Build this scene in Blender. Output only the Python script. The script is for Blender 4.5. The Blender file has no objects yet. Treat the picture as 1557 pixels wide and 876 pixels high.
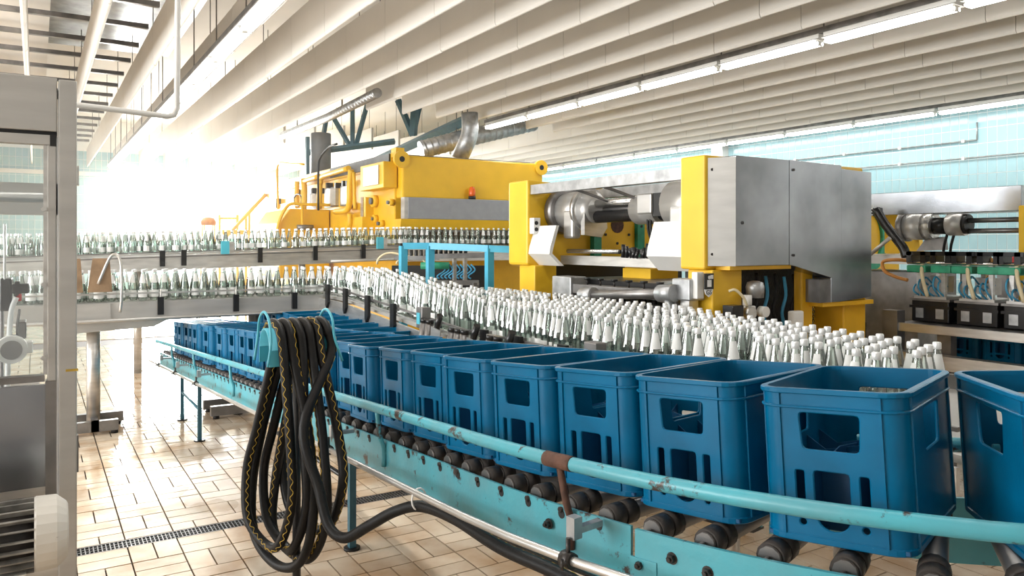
import bpy, math, random
from mathutils import Vector, Matrix
random.seed(7)
scene = bpy.context.scene
col = scene.collection
PI = math.pi
# ------------------------------------------------------------------ camera
# world: +y runs down the length of the hall, +x to the tiled side wall, z up
F, CX, HY, EYE = 1174.0, 778.5, 370.0, 1.65
YAW = math.radians(31.64)
S_, C_ = math.sin(YAW), math.cos(YAW)
cam_d = bpy.data.cameras.new('camera')
cam = bpy.data.objects.new('camera', cam_d)
col.objects.link(cam)
cam.location = (0, 0, EYE)
cam.rotation_euler = (PI / 2, 0, -YAW)
cam_d.sensor_width = 36.0
cam_d.lens = 36.0 * F / 1557.0
cam_d.shift_y = (HY - 438.0) / 1557.0
cam_d.clip_start = 0.05
cam_d.clip_end = 200
scene.camera = cam

# ------------------------------------------------------------------ world, light, exposure
wd = bpy.data.worlds.new('sky')
scene.world = wd
wd.use_nodes = True
wd.node_tree.nodes['Background'].inputs[0].default_value = (0.86, 0.95, 1.0, 1)
wd.node_tree.nodes['Background'].inputs[1].default_value = 1.6

def area(name, loc, rot, sx, sy, energy, color=(1, 1, 1), spread=PI):
    l = bpy.data.lights.new(name, 'AREA')
    l.shape = 'RECTANGLE'
    l.size, l.size_y, l.energy, l.color, l.spread = sx, sy, energy, color, spread
    o = bpy.data.objects.new(name, l)
    o.location, o.rotation_euler = loc, rot
    col.objects.link(o)
    return o
# daylight behind the end windows and the windows of the side wall
area('daylight_end_window', (4.6, 26.6, 2.2), (-PI / 2, 0, 0), 5.6, 3.0, 4600, (1, 0.99, 0.97))
area('daylight_side_windows', (-6.3, 6.6, 2.5), (0, -PI / 2, 0), 2.4, 11.0, 900, (1, 0.99, 0.97))
scene.view_settings.view_transform = 'Standard'
scene.view_settings.look = 'None'
scene.view_settings.exposure = 0.25
scene.view_settings.gamma = 1.0
scene.view_settings.use_curve_mapping = False

# ------------------------------------------------------------------ measuring helpers
def ray(px): return (px - CX) / F
def at(px, py, Y):
    k = ray(px)
    return Vector(((C_ * k + S_) * Y, (-S_ * k + C_) * Y, EYE - (py - HY) / F * Y))
def atx(px, py, x): return at(px, py, x / (C_ * ray(px) + S_))
def aty(px, py, y): return at(px, py, y / (-S_ * ray(px) + C_))
def proj(p):
    X, Y = C_ * p[0] - S_ * p[1], S_ * p[0] + C_ * p[1]
    return CX + F * X / Y, HY + F * (EYE - p[2]) / Y, Y

# ------------------------------------------------------------------ materials
MAT = {}
def mat(name, color, rough=0.5, metal=0.0, var=0.0, vscale=8.0, bump=0.0, bscale=60.0, spec=0.5,
        emit=0.0, wear_or_glint=None, wear_or_glint_amt=0.5, wscale=9.0, stretch=None, coat=0.0, var_color=None):
    m = bpy.data.materials.new(name)
    m.use_nodes = True
    nt = m.node_tree
    b = nt.nodes['Principled BSDF']
    b.inputs['Roughness'].default_value = rough
    b.inputs['Metallic'].default_value = metal
    b.inputs['Specular IOR Level'].default_value = spec
    b.inputs['Coat Weight'].default_value = coat
    b.inputs['Base Color'].default_value = (*color, 1)
    tc = nt.nodes.new('ShaderNodeTexCoord')
    src = tc.outputs['Object']
    if stretch:
        mp = nt.nodes.new('ShaderNodeMapping')
        mp.inputs['Scale'].default_value = stretch
        nt.links.new(src, mp.inputs[0])
        src = mp.outputs[0]
    last = None
    if var > 0 or var_color:
        n = nt.nodes.new('ShaderNodeTexNoise')
        n.inputs['Scale'].default_value = vscale
        n.inputs['Detail'].default_value = 5
        nt.links.new(src, n.inputs['Vector'])
        r = nt.nodes.new('ShaderNodeValToRGB')
        lo = var_color or tuple(c * (1 - var) for c in color)
        hi = color if var_color else tuple(min(1, c * (1 + var * 0.6)) for c in color)
        r.color_ramp.elements[0].color = (*lo, 1)
        r.color_ramp.elements[0].position = 0.3
        r.color_ramp.elements[1].color = (*hi, 1)
        r.color_ramp.elements[1].position = 0.7
        nt.links.new(n.outputs['Fac'], r.inputs[0])
        last = r.outputs[0]
    if wear_or_glint:
        n2 = nt.nodes.new('ShaderNodeTexNoise')
        n2.inputs['Scale'].default_value = wscale
        n2.inputs['Detail'].default_value = 8
        n2.inputs['Roughness'].default_value = 0.7
        nt.links.new(src, n2.inputs['Vector'])
        r2 = nt.nodes.new('ShaderNodeValToRGB')
        r2.color_ramp.elements[0].position = 1 - wear_or_glint_amt
        r2.color_ramp.elements[1].position = min(1, 1 - wear_or_glint_amt + 0.05)
        r2.color_ramp.elements[0].color = (0, 0, 0, 1)
        nt.links.new(n2.outputs['Fac'], r2.inputs[0])
        mx = nt.nodes.new('ShaderNodeMix')
        mx.data_type = 'RGBA'
        nt.links.new(r2.outputs[0], mx.inputs[0])
        if last: nt.links.new(last, mx.inputs[6])
        else: mx.inputs[6].default_value = (*color, 1)
        mx.inputs[7].default_value = (*wear_or_glint, 1)
        last = mx.outputs[2]
    if last: nt.links.new(last, b.inputs['Base Color'])
    if bump > 0:
        n3 = nt.nodes.new('ShaderNodeTexNoise')
        n3.inputs['Scale'].default_value = bscale
        n3.inputs['Detail'].default_value = 4
        nt.links.new(src, n3.inputs['Vector'])
        bp = nt.nodes.new('ShaderNodeBump')
        bp.inputs['Strength'].default_value = bump
        bp.inputs['Distance'].default_value = 0.01
        nt.links.new(n3.outputs['Fac'], bp.inputs['Height'])
        nt.links.new(bp.outputs[0], b.inputs['Normal'])
    if emit:
        b.inputs['Emission Color'].default_value = (*color, 1)
        b.inputs['Emission Strength'].default_value = emit
    MAT[name] = m
    return m

def glassy(name, tint, refl=0.12, rough=0.03):
    m = bpy.data.materials.new(name)
    m.use_nodes = True
    nt = m.node_tree
    nt.nodes.clear()
    out = nt.nodes.new('ShaderNodeOutputMaterial')
    mix = nt.nodes.new('ShaderNodeMixShader')
    tr = nt.nodes.new('ShaderNodeBsdfTransparent')
    tr.inputs[0].default_value = (*tint, 1)
    gl = nt.nodes.new('ShaderNodeBsdfGlossy')
    gl.inputs['Roughness'].default_value = rough
    fr = nt.nodes.new('ShaderNodeLayerWeight')
    fr.inputs[0].default_value = 0.35
    mt = nt.nodes.new('ShaderNodeMath')
    mt.operation = 'MULTIPLY_ADD'
    nt.links.new(fr.outputs['Fresnel'], mt.inputs[0])
    mt.inputs[1].default_value = 0.75
    mt.inputs[2].default_value = refl
    nt.links.new(mt.outputs[0], mix.inputs[0])
    nt.links.new(tr.outputs[0], mix.inputs[1])
    nt.links.new(gl.outputs[0], mix.inputs[2])
    nt.links.new(mix.outputs[0], out.inputs[0])
    MAT[name] = m
    return m

mat('crate_blue', (0.0, 0.125, 0.265), 0.30, var=0.25, vscale=5, spec=0.25, bump=0.02, bscale=90, wear_or_glint=(0.35, 0.52, 0.62), wear_or_glint_amt=0.285, wscale=75)  # pale specks paint the highlights of water drops into the colour
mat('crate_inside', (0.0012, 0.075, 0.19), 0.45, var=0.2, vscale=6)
mat('turquoise', (0.06, 0.40, 0.49), 0.36, vscale=5, var_color=(0.10, 0.30, 0.35), wear_or_glint=(0.05, 0.034, 0.028), wear_or_glint_amt=0.425, wscale=10, bump=0.15, bscale=40)
mat('turquoise_clean', (0.08, 0.44, 0.56), 0.4, var=0.15, vscale=6)
mat('stand_blue', (0.07, 0.42, 0.62), 0.4, var=0.1)
mat('black_rubber', (0.010, 0.0095, 0.0095), 0.45, spec=0.25, var=0.3, vscale=12, bump=0.1, bscale=120)
mat('black_plastic', (0.012, 0.012, 0.013), 0.3, var=0.3, vscale=14)
mat('stripe_yellow', (0.62, 0.40, 0.05), 0.6, var=0.35, vscale=30)
mat('grime', (0.035, 0.028, 0.024), 0.55, var=0.4, vscale=10, bump=0.2)
mat('grime_grey', (0.28, 0.265, 0.24), 0.6, var=0.6, vscale=14)
mat('bolt', (0.05, 0.045, 0.042), 0.4, 0.6, var=0.4, vscale=60)
mat('steel', (0.62, 0.61, 0.59), 0.34, 0.85, var=0.18, vscale=5, stretch=(1, 1, 6), bump=0.02, bscale=40)
mat('steel_dark', (0.26, 0.25, 0.245), 0.4, 0.8, var=0.35, vscale=6)
mat('steel_brushed', (0.40, 0.42, 0.45), 0.24, 0.92, var=0.4, vscale=2.2, bump=0.03, bscale=8)
mat('steel_pale', (0.52, 0.51, 0.49), 0.40, 0.6, var=0.12, vscale=3, stretch=(1, 1, 5))
mat('steel_shaft', (0.7, 0.69, 0.67), 0.2, 0.95, var=0.15, vscale=15)
mat('galvanised', (0.45, 0.46, 0.47), 0.42, 0.75, var=0.3, vscale=12)
mat('yellow', (0.82, 0.49, 0.025), 0.38, var=0.10, vscale=2.5, spec=0.4)
mat('yellow_worn', (0.78, 0.43, 0.012), 0.42, var=0.15, vscale=3, wear_or_glint=(0.25, 0.15, 0.04), wear_or_glint_amt=0.33, wscale=14)
mat('band_grey', (0.30, 0.31, 0.33), 0.45, 0.1, var=0.08)
mat('green', (0.03, 0.30, 0.17), 0.45, var=0.25, vscale=12)
mat('white_paint', (0.80, 0.79, 0.76), 0.5, var=0.06, vscale=4)
mat('baffle_white', (0.74, 0.71, 0.66), 0.75, var=0.04, vscale=1.5, bump=0.03, bscale=30)
mat('ceiling_white', (0.82, 0.80, 0.77), 0.8, var=0.05, vscale=1.0)
mat('plaster', (0.80, 0.79, 0.77), 0.8, var=0.04, vscale=1)
mat('motor_white', (0.74, 0.71, 0.65), 0.5, var=0.12, vscale=6, wear_or_glint=(0.05, 0.045, 0.04), wear_or_glint_amt=0.37, wscale=9)
mat('tile_wall', (0.38, 0.61, 0.68), 0.12, var=0.07, vscale=0.9, spec=0.5)
mat('grout_wall', (0.85, 0.88, 0.88), 0.8)
mat('grout_floor', (0.085, 0.06, 0.045), 0.7, var=0.3, vscale=10)
mat('truss', (0.03, 0.11, 0.15), 0.45, var=0.2)
mat('tank_grey', (0.16, 0.165, 0.17), 0.6, 0.2, var=0.2, vscale=5)
mat('cap', (0.82, 0.83, 0.83), 0.3, 0.25, var=0.05)
mat('paper', (0.86, 0.87, 0.86), 0.6, var=0.05, vscale=40)
mat('tube_light', (1.0, 0.99, 0.96), 0.4, emit=9.0)
mat('beacon', (0.75, 0.13, 0.02), 0.2, var=0.2)
mat('hose_cream', (0.72, 0.62, 0.40), 0.45, var=0.15)
mat('hose_orange', (0.62, 0.27, 0.06), 0.4, var=0.2)
mat('hose_blue', (0.05, 0.30, 0.50), 0.4, var=0.2)
mat('red', (0.5, 0.02, 0.02), 0.4, var=0.2)
mat('sign_black', (0.012, 0.012, 0.012), 0.5)
mat('sign_white', (0.85, 0.85, 0.85), 0.5)
mat('window_frame_blue', (0.25, 0.55, 0.65), 0.5, var=0.05)
mat('brown_guard', (0.30, 0.20, 0.12), 0.4, var=0.4, vscale=7)
mat('rust', (0.10, 0.045, 0.028), 0.75, var=0.5, vscale=25, bump=0.3)
glassy('bottle_glass', (0.93, 0.985, 0.95), 0.12)
glassy('pane', (0.96, 0.98, 0.98), 0.06)
m_ = glassy('wet_pane', (0.86, 0.87, 0.87), 0.25, 0.25)

def floor_material(name, wet):
    m = bpy.data.materials.new(name)
    m.use_nodes = True
    nt = m.node_tree
    b = nt.nodes['Principled BSDF']
    geo = nt.nodes.new('ShaderNodeNewGeometry')
    oi = nt.nodes.new('ShaderNodeObjectInfo')
    n = nt.nodes.new('ShaderNodeTexNoise')
    n.inputs['Scale'].default_value = 3.2
    n.inputs['Detail'].default_value = 6
    nt.links.new(geo.outputs['Position'], n.inputs['Vector'])
    r = nt.nodes.new('ShaderNodeValToRGB')
    r.color_ramp.elements[0].color = (0.50, 0.33, 0.19, 1)
    r.color_ramp.elements[0].position = 0.34
    r.color_ramp.elements[1].color = (0.74, 0.62, 0.48, 1)
    r.color_ramp.elements[1].position = 0.62
    nt.links.new(n.outputs['Fac'], r.inputs[0])
    hv = nt.nodes.new('ShaderNodeHueSaturation')
    ma = nt.nodes.new('ShaderNodeMath')
    ma.operation = 'MULTIPLY_ADD'
    ma.inputs[1].default_value = 0.28
    ma.inputs[2].default_value = 0.86
    nt.links.new(oi.outputs['Random'], ma.inputs[0])
    nt.links.new(ma.outputs[0], hv.inputs['Value'])
    nt.links.new(r.outputs[0], hv.inputs['Color'])
    nt.links.new(hv.outputs[0], b.inputs['Base Color'])
    # wetness: a mask in world space, wetter far from the drain
    n2 = nt.nodes.new('ShaderNodeTexNoise')
    n2.inputs['Scale'].default_value = 1.1
    n2.inputs['Detail'].default_value = 3
    nt.links.new(geo.outputs['Position'], n2.inputs['Vector'])
    sep = nt.nodes.new('ShaderNodeSeparateXYZ')
    nt.links.new(geo.outputs['Position'], sep.inputs[0])
    mr = nt.nodes.new('ShaderNodeMapRange')
    mr.inputs[1].default_value = 5.0
    mr.inputs[2].default_value = 7.5
    mr.inputs[3].default_value = 0.0
    mr.inputs[4].default_value = 0.5
    nt.links.new(sep.outputs[1], mr.inputs[0])
    ad = nt.nodes.new('ShaderNodeMath')
    nt.links.new(n2.outputs['Fac'], ad.inputs[0])
    nt.links.new(mr.outputs[0], ad.inputs[1])
    r2 = nt.nodes.new('ShaderNodeValToRGB')
    r2.color_ramp.elements[0].position = 0.5
    r2.color_ramp.elements[0].color = (0.42, 0.42, 0.42, 1)
    r2.color_ramp.elements[1].position = 0.8
    r2.color_ramp.elements[1].color = (0.07, 0.07, 0.07, 1)
    nt.links.new(ad.outputs[0], r2.inputs[0])
    nt.links.new(r2.outputs[0], b.inputs['Roughness'])
    b.inputs['Specular IOR Level'].default_value = 0.5
    n3 = nt.nodes.new('ShaderNodeTexNoise')
    n3.inputs['Scale'].default_value = 14
    nt.links.new(geo.outputs['Position'], n3.inputs['Vector'])
    bp = nt.nodes.new('ShaderNodeBump')
    bp.inputs['Strength'].default_value = 0.12
    bp.inputs['Distance'].default_value = 0.01
    nt.links.new(n3.outputs['Fac'], bp.inputs['Height'])
    nt.links.new(bp.outputs[0], b.inputs['Normal'])
    MAT[name] = m
floor_material('floor_tile', 0)

# ------------------------------------------------------------------ mesh helpers
def wloc(o):
    v = Vector((0, 0, 0))
    while o is not None:
        v += Vector(o.location)
        o = o.parent
    return v

class MB:
    def __init__(s): s.v, s.f, s.sm = [], [], []
    def add(s, vs, fs, smooth=False):
        n = len(s.v)
        s.v += [Vector(p) for p in vs]
        s.f += [tuple(i + n for i in f) for f in fs]
        s.sm += [smooth] * len(fs)
        return s
    def box(s, x0, x1, y0, y1, z0, z1):
        x0, x1 = min(x0, x1), max(x0, x1); y0, y1 = min(y0, y1), max(y0, y1); z0, z1 = min(z0, z1), max(z0, z1)
        return s.add([(x0, y0, z0), (x1, y0, z0), (x1, y1, z0), (x0, y1, z0), (x0, y0, z1), (x1, y0, z1), (x1, y1, z1), (x0, y1, z1)],
                     [(0, 3, 2, 1), (4, 5, 6, 7), (0, 1, 5, 4), (1, 2, 6, 5), (2, 3, 7, 6), (3, 0, 4, 7)])
    def obox(s, c, size, rotz=0.0, rot=None):
        M = rot if rot is not None else Matrix.Rotation(rotz, 3, 'Z')
        h = [d / 2 for d in size]
        b = MB().box(-h[0], h[0], -h[1], h[1], -h[2], h[2])
        return s.add([M @ p + Vector(c) for p in b.v], b.f)
    def cyl(s, p0, p1, r0, r1=None, n=14, cap=True, smooth=True):
        r1 = r0 if r1 is None else r1
        p0, p1 = Vector(p0), Vector(p1)
        d = (p1 - p0).normalized()
        a = d.cross(Vector((0, 0, 1)))
        if a.length < 1e-4: a = Vector((1, 0, 0))
        a.normalize(); b = d.cross(a)
        vs = []
        for p, r in ((p0, r0), (p1, r1)):
            for i in range(n):
                t = 2 * PI * i / n
                vs.append(p + a * (r * math.cos(t)) + b * (r * math.sin(t)))
        s.add(vs, [(i, n + i, n + (i + 1) % n, (i + 1) % n) for i in range(n)], smooth)
        if cap:
            s.add(vs, [tuple(range(n)), tuple(reversed(range(n, 2 * n)))])
        return s
    def tube(s, pts, r, n=8, cap=True):
        pts = [Vector(p) for p in pts]
        vs = []; prev = None
        for i, p in enumerate(pts):
            d = (pts[min(i + 1, len(pts) - 1)] - pts[max(i - 1, 0)]).normalized()
            if prev is None:
                a = d.cross(Vector((0, 0, 1)))
                if a.length < 1e-3: a = d.cross(Vector((1, 0, 0)))
            else:
                a = prev - d * prev.dot(d)
            a.normalize(); prev = a
            b = d.cross(a)
            rr = r[i] if isinstance(r, (list, tuple)) else r
            for k in range(n):
                t = 2 * PI * k / n
                vs.append(p + a * (rr * math.cos(t)) + b * (rr * math.sin(t)))
        m = len(pts)
        fs = [(i * n + k, i * n + (k + 1) % n, (i + 1) * n + (k + 1) % n, (i + 1) * n + k) for i in range(m - 1) for k in range(n)]
        s.add(vs, fs, True)
        if cap: s.add(vs, [tuple(reversed(range(n))), tuple(range((m - 1) * n, m * n))])
        return s
    def lathe(s, prof, n=16, c=(0, 0, 0), cap0=True, cap1=True):
        c = Vector(c); vs = []
        for r, z in prof:
            for k in range(n):
                t = 2 * PI * k / n
                vs.append(c + Vector((r * math.cos(t), r * math.sin(t), z)))
        m = len(prof)
        s.add(vs, [(i * n + k, i * n + (k + 1) % n, (i + 1) * n + (k + 1) % n, (i + 1) * n + k) for i in range(m - 1) for k in range(n)], True)
        if cap0: s.add(vs[:n], [tuple(reversed(range(n)))])
        if cap1: s.add(vs[-n:], [tuple(range(n))])
        return s
    def prism(s, poly, axis, t0, t1):
        def mk(a, b, t): return {'x': (t, a, b), 'y': (a, t, b), 'z': (a, b, t)}[axis]
        n = len(poly)
        vs = [mk(a, b, t0) for a, b in poly] + [mk(a, b, t1) for a, b in poly]
        fs = [tuple(range(n)), tuple(reversed(range(n, 2 * n)))] + [(i, n + i, n + (i + 1) % n, (i + 1) % n) for i in range(n)]
        return s.add(vs, fs)
    def sweep(s, pts, prof, up=Vector((0, 0, 1))):
        # profile (a = sideways to the right of travel, b = up) carried along a polyline
        pts = [Vector(p) for p in pts]; vs = []; n = len(prof)
        for i, p in enumerate(pts):
            d = pts[min(i + 1, len(pts) - 1)] - pts[max(i - 1, 0)]
            d.z = 0; d.normalize()
            a = d.cross(up)
            for u, w in prof: vs.append(p + a * u + up * w)
        m = len(pts)
        s.add(vs, [(i * n + k, i * n + (k + 1) % n, (i + 1) * n + (k + 1) % n, (i + 1) * n + k) for i in range(m - 1) for k in range(n)])
        s.add(vs, [tuple(range(n)), tuple(reversed(range((m - 1) * n, m * n)))])
        return s
    def xf(s, M):
        s.v = [M @ p for p in s.v]
        return s
    def join(s, o, M=None):
        n = len(s.v)
        s.v += [(M @ p if M else p) for p in o.v]
        s.f += [tuple(i + n for i in f) for f in o.f]
        s.sm += o.sm
        return s
    def build(s, name, material, parent=None, bevel=0.0, local=False, recalc=True):
        me = bpy.data.meshes.new(name)
        off = Vector((0, 0, 0)) if (local or parent is None) else wloc(parent)
        me.from_pydata([tuple(p - off) for p in s.v], [], s.f)
        me.polygons.foreach_set('use_smooth', s.sm)
        if recalc:
            import bmesh
            bm = bmesh.new(); bm.from_mesh(me)
            bmesh.ops.remove_doubles(bm, verts=bm.verts, dist=1e-5)
            bmesh.ops.recalc_face_normals(bm, faces=bm.faces)
            bm.to_mesh(me); bm.free()
        me.materials.append(MAT[material])
        o = bpy.data.objects.new(name, me)
        col.objects.link(o)
        o.parent = parent
        if bevel:
            md = o.modifiers.new('bevel', 'BEVEL')
            md.width = bevel; md.segments = 2; md.limit_method = 'ANGLE'
        return o

def tag(o, label, cat, group=None):
    o['label'] = label; o['category'] = cat
    if group: o['group'] = group
    return o
def struct(o):
    o['kind'] = 'structure'
    return o
def stuff(o):
    o['kind'] = 'stuff'
    return o
def thing(name, label, cat, loc=(0, 0, 0), group=None):
    o = bpy.data.objects.new(name, None)
    o.empty_display_size = 0.1
    o.location = loc
    col.objects.link(o)
    return tag(o, label, cat, group)
def copy_tree(o, parent=None):
    c = o.copy(); col.objects.link(c); c.parent = parent
    for ch in list(o.children): copy_tree(ch, c)
    return c
def smooth(pts, k=6):
    pts = [Vector(p) for p in pts]
    P = [pts[0] * 2 - pts[1]] + pts + [pts[-1] * 2 - pts[-2]]
    out = []
    for i in range(1, len(P) - 2):
        for j in range(k):
            t = j / k
            a, b, c, d = P[i - 1], P[i], P[i + 1], P[i + 2]
            out.append(0.5 * ((2 * b) + (c - a) * t + (2 * a - 5 * b + 4 * c - d) * t * t + (3 * b - a - 3 * c + d) * t ** 3))
    out.append(pts[-1])
    return out
def rrect(x0, x1, y0, y1, r, n=3):
    out = []
    for cx, cy, a0 in ((x1 - r, y1 - r, 0), (x0 + r, y1 - r, 90), (x0 + r, y0 + r, 180), (x1 - r, y0 + r, 270)):
        for i in range(n + 1):
            a = math.radians(a0 + 90 * i / n)
            out.append((cx + r * math.cos(a), cy + r * math.sin(a)))
    return out
def rpoly(pts, r=0.008, n=2):
    out = []; m = len(pts)
    for i in range(m):
        p, a, b = Vector(pts[i]), Vector(pts[i - 1]), Vector(pts[(i + 1) % m])
        da, db = (a - p).normalized() * r, (b - p).normalized() * r
        for j in range(n + 1):
            t = j / n
            out.append(tuple((p + da) * (1 - t) ** 2 + p * 2 * t * (1 - t) + (p + db) * t * t))
    return out
def curve_plate(outer, holes, thick, bevel=0.0):
    """a flat plate with real holes: verts in (u, v, w), w = thickness axis centred on 0"""
    cu = bpy.data.curves.new('plate', 'CURVE')
    cu.dimensions = '2D'; cu.fill_mode = 'BOTH'
    cu.extrude = thick / 2 - bevel; cu.bevel_depth = bevel; cu.bevel_resolution = 0
    for ring in [outer] + holes:
        sp = cu.splines.new('POLY')
        sp.points.add(len(ring) - 1)
        for p, q in zip(sp.points, ring): p.co = (q[0], q[1], 0, 1)
        sp.use_cyclic_u = True
    o = bpy.data.objects.new('plate', cu)
    col.objects.link(o)
    dg = bpy.context.evaluated_depsgraph_get()
    me = bpy.data.meshes.new_from_object(o.evaluated_get(dg))
    vs = [v.co.copy() for v in me.vertices]
    fs = [tuple(p.vertices) for p in me.polygons]
    bpy.data.objects.remove(o); bpy.data.curves.remove(cu); bpy.data.meshes.remove(me)
    return vs, fs
def text_mb(body, size, depth):
    cu = bpy.data.curves.new('text', 'FONT')
    cu.body = body; cu.size = size; cu.extrude = depth
    o = bpy.data.objects.new('text', cu)
    col.objects.link(o)
    dg = bpy.context.evaluated_depsgraph_get()
    me = bpy.data.meshes.new_from_object(o.evaluated_get(dg))
    b = MB().add([v.co.copy() for v in me.vertices], [tuple(p.vertices) for p in me.polygons])
    bpy.data.objects.remove(o); bpy.data.curves.remove(cu); bpy.data.meshes.remove(me)
    return b

# ================================================================== THE SETTING
XW, YE, XL, YR = 13.6, 26.0, -6.0, -5.0       # tiled side wall, end wall, left wall, rear wall
BZ = 3.90                                      # underside of the ceiling baffles
floor = struct(MB().box(XL, XW, YR, YE, -0.2, -0.012).build('floor', 'grout_floor'))
# floor tiles in basket weave (0.24 x 0.115 m), the drain channel left free
TM = 0.2475
DR0, DR1 = 4.66, 4.78
tile_h = MB().box(-0.1195, 0.1195, -0.0578, 0.0578, -0.012, 0).build('tile', 'floor_tile', bevel=0)
tile_v = MB().box(-0.0578, 0.0578, -0.1195, 0.1195, -0.012, 0).build('tile', 'floor_tile', bevel=0)
spots, kerb = [], []
for i in range(-14, 40):
    for j in range(-4, 60):
        cx, cy = i * TM + 0.05, j * TM + 0.085
        if (i + j) % 2: q = [(cx, cy - TM / 4, 'h'), (cx, cy + TM / 4, 'h')]
        else: q = [(cx - TM / 4, cy, 'v'), (cx + TM / 4, cy, 'v')]
        for x, y, o in q:
            hy = 0.0578 if o == 'h' else 0.1195
            if y + hy > DR0 + 0.003 and y - hy < DR1 - 0.003:
                if o == 'v': kerb.append(x)
                continue
            px, py, Y = proj((x, y, 0)) if S_ * x + C_ * y > 0.5 else (-9999, 9999, 99)
            vis = 112 < px < 960 and 585 < py < 890 and py > 640 + (px - 470) * 0.42
            spots.append((Y if vis else 1000 + Y, x, y, o))
spots.sort()
rest = MB()
first = {'h': tile_h, 'v': tile_v}
for k, (Y, x, y, o) in enumerate(spots):
    if k < 300:
        t = first[o] if first.get(o) and not first[o].parent else first[o].copy()
        if t.name not in col.objects: col.objects.link(t)
        t.parent = floor; t.location = (x, y, random.uniform(-0.0008, 0.0008))
    elif x < 8 and y < 14:
        if o == 'h': rest.box(x - 0.1195, x + 0.1195, y - 0.0578, y + 0.0578, -0.012, 0)
        else: rest.box(x - 0.0578, x + 0.0578, y - 0.1195, y + 0.1195, -0.012, 0)
rest.box(XL, -3.5, YR, YE, -0.012, -0.001).box(-3.5, XW, 14.96, YE, -0.012, -0.001).box(9.8, XW, YR, 14.96, -0.012, -0.001)
stuff(rest.build('tile_field', 'floor_tile', floor, recalc=False))
# short cut tiles that fill up the row beside the drain
cut = None
for x in kerb:
    if not 0 < x < 5: continue
    if cut is None:
        cut = MB().box(-0.0578, 0.0578, -0.0578, 0.0578, -0.012, 0).build('tile', 'floor_tile'); o = cut
    else: o = cut.copy(); col.objects.link(o)
    o.parent = floor; o.location = (x, 4.849, 0)
# drain grate
g = thing('drain_grate', 'long black slotted drain grate set in the tiled floor', 'drain', (2.0, 4.72, 0))
MB().box(-1.5, 5, DR0, DR1, -0.011, -0.009).build('channel', 'sign_black', g)
fr = MB().box(-1.5, 5, DR0, DR0 + 0.008, -0.01, 0.001).box(-1.5, 5, DR1 - 0.008, DR1, -0.01, 0.001)
fr.box(-1.5, 5, 4.70, 4.705, -0.01, 0).box(-1.5, 5, 4.735, 4.74, -0.01, 0)
fr.build('frame', 'steel_dark', g)
bars = MB()
x = -1.5
while x < 5:
    bars.box(x, x + 0.006, DR0, DR1, -0.01, 0)
    x += 0.02
stuff(bars.build('grate_bars', 'steel_dark', g, recalc=False))

# tiled side wall
TW, TH, G = 0.154, 0.257, 0.011
def tile_wall(wall, pts, size, axis, n_parts, sel):
    pass
wall_right = struct(MB().box(XW, XW + 0.25, YR, YE, 0, 5.3).build('wall_right', 'grout_wall'))
proto = MB().box(-0.006, 0.004, G / 2, TW - G / 2, G / 2, TH - G / 2).build('tile', 'tile_wall')
cells = []
for i in range(int((YE - 1) / TW)):
    for j in range(int(4.4 / TH)):
        y, z = 1 + i * TW, j * TH
        px, py, Y = proj((XW, y + TW / 2, z + TH / 2))
        vis = 850 < px < 1575 and 130 < py < 400 and not (py > 275 and px < 1320)
        cells.append((Y if vis else 1000 + Y, y, z))
cells.sort()
rest = MB()
for k, (Y, y, z) in enumerate(cells):
    if k < 300:
        t = proto if k == 0 else proto.copy()
        if k: col.objects.link(t)
        t.parent = wall_right; t.location = (XW, y, z)
    else:
        rest.box(XW - 0.006, XW + 0.004, y + G / 2, y + TW - G / 2, z + G / 2, z + TH - G / 2)
stuff(rest.build('tile_field', 'tile_wall', wall_right, recalc=False))
struct(MB().box(XW - 0.2, XW, 12.55, 12.9, 0, 4.4).build('trim_1', 'white_paint', bevel=0.01))

# end wall with a big window opening
WX0, WX1, WZ0, WZ1 = 1.95, 7.2, 0.6, 3.62
ew = MB()
ew.box(XL, WX0, YE, YE + 0.3, 0, 5.3).box(WX1, XW, YE, YE + 0.3, 0, 5.3).box(WX0, WX1, YE, YE + 0.3, WZ1, 5.3).box(WX0, WX1, YE, YE + 0.3, 0, WZ0)
wall_end = struct(ew.build('wall_end', 'grout_wall'))
rest = MB()
for i in range(int((XW + 2.5) / TW)):
    for j in range(17):
        x, z = -2.5 + i * TW, j * TH
        if x + TW > WX0 and x < WX1 and z + TH > WZ0 and z < WZ1: continue
        rest.box(x + G / 2, x + TW - G / 2, YE - 0.006, YE + 0.004, z + G / 2, z + TH - G / 2)
stuff(rest.build('tile_field', 'tile_wall', wall_end, recalc=False))
win = thing('window_1', 'tall blown-out daylight window with pale blue frame in the end wall', 'window', ((WX0 + WX1) / 2, YE, WZ0))
struct(win)
f = MB().box(WX0, WX1, YE + 0.05, YE + 0.13, WZ0, WZ0 + 0.08).box(WX0, WX1, YE + 0.05, YE + 0.13, WZ1 - 0.08, WZ1)
f.build('window_frame', 'window_frame_blue', win)
for x in (WX0, 4.3, 5.5, WX1 - 0.08):
    MB().box(x, x + (0.08 if x < 4.5 else 0.16), YE + 0.04, YE + 0.14, WZ0, WZ1).build('mullion', 'window_frame_blue', win)
xs = [WX0 + 0.08, 4.3, 5.5, WX1 - 0.08]
for a, b in zip(xs[:-1], xs[1:]):
    MB().box(a, b, YE + 0.085, YE + 0.095, WZ0 + 0.08, WZ1 - 0.08).build('pane', 'pane', win)
MB().box(-2.0, XW, YE - 0.12, YE, 3.64, 3.76).build('lintel', 'white_paint', win)

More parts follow.
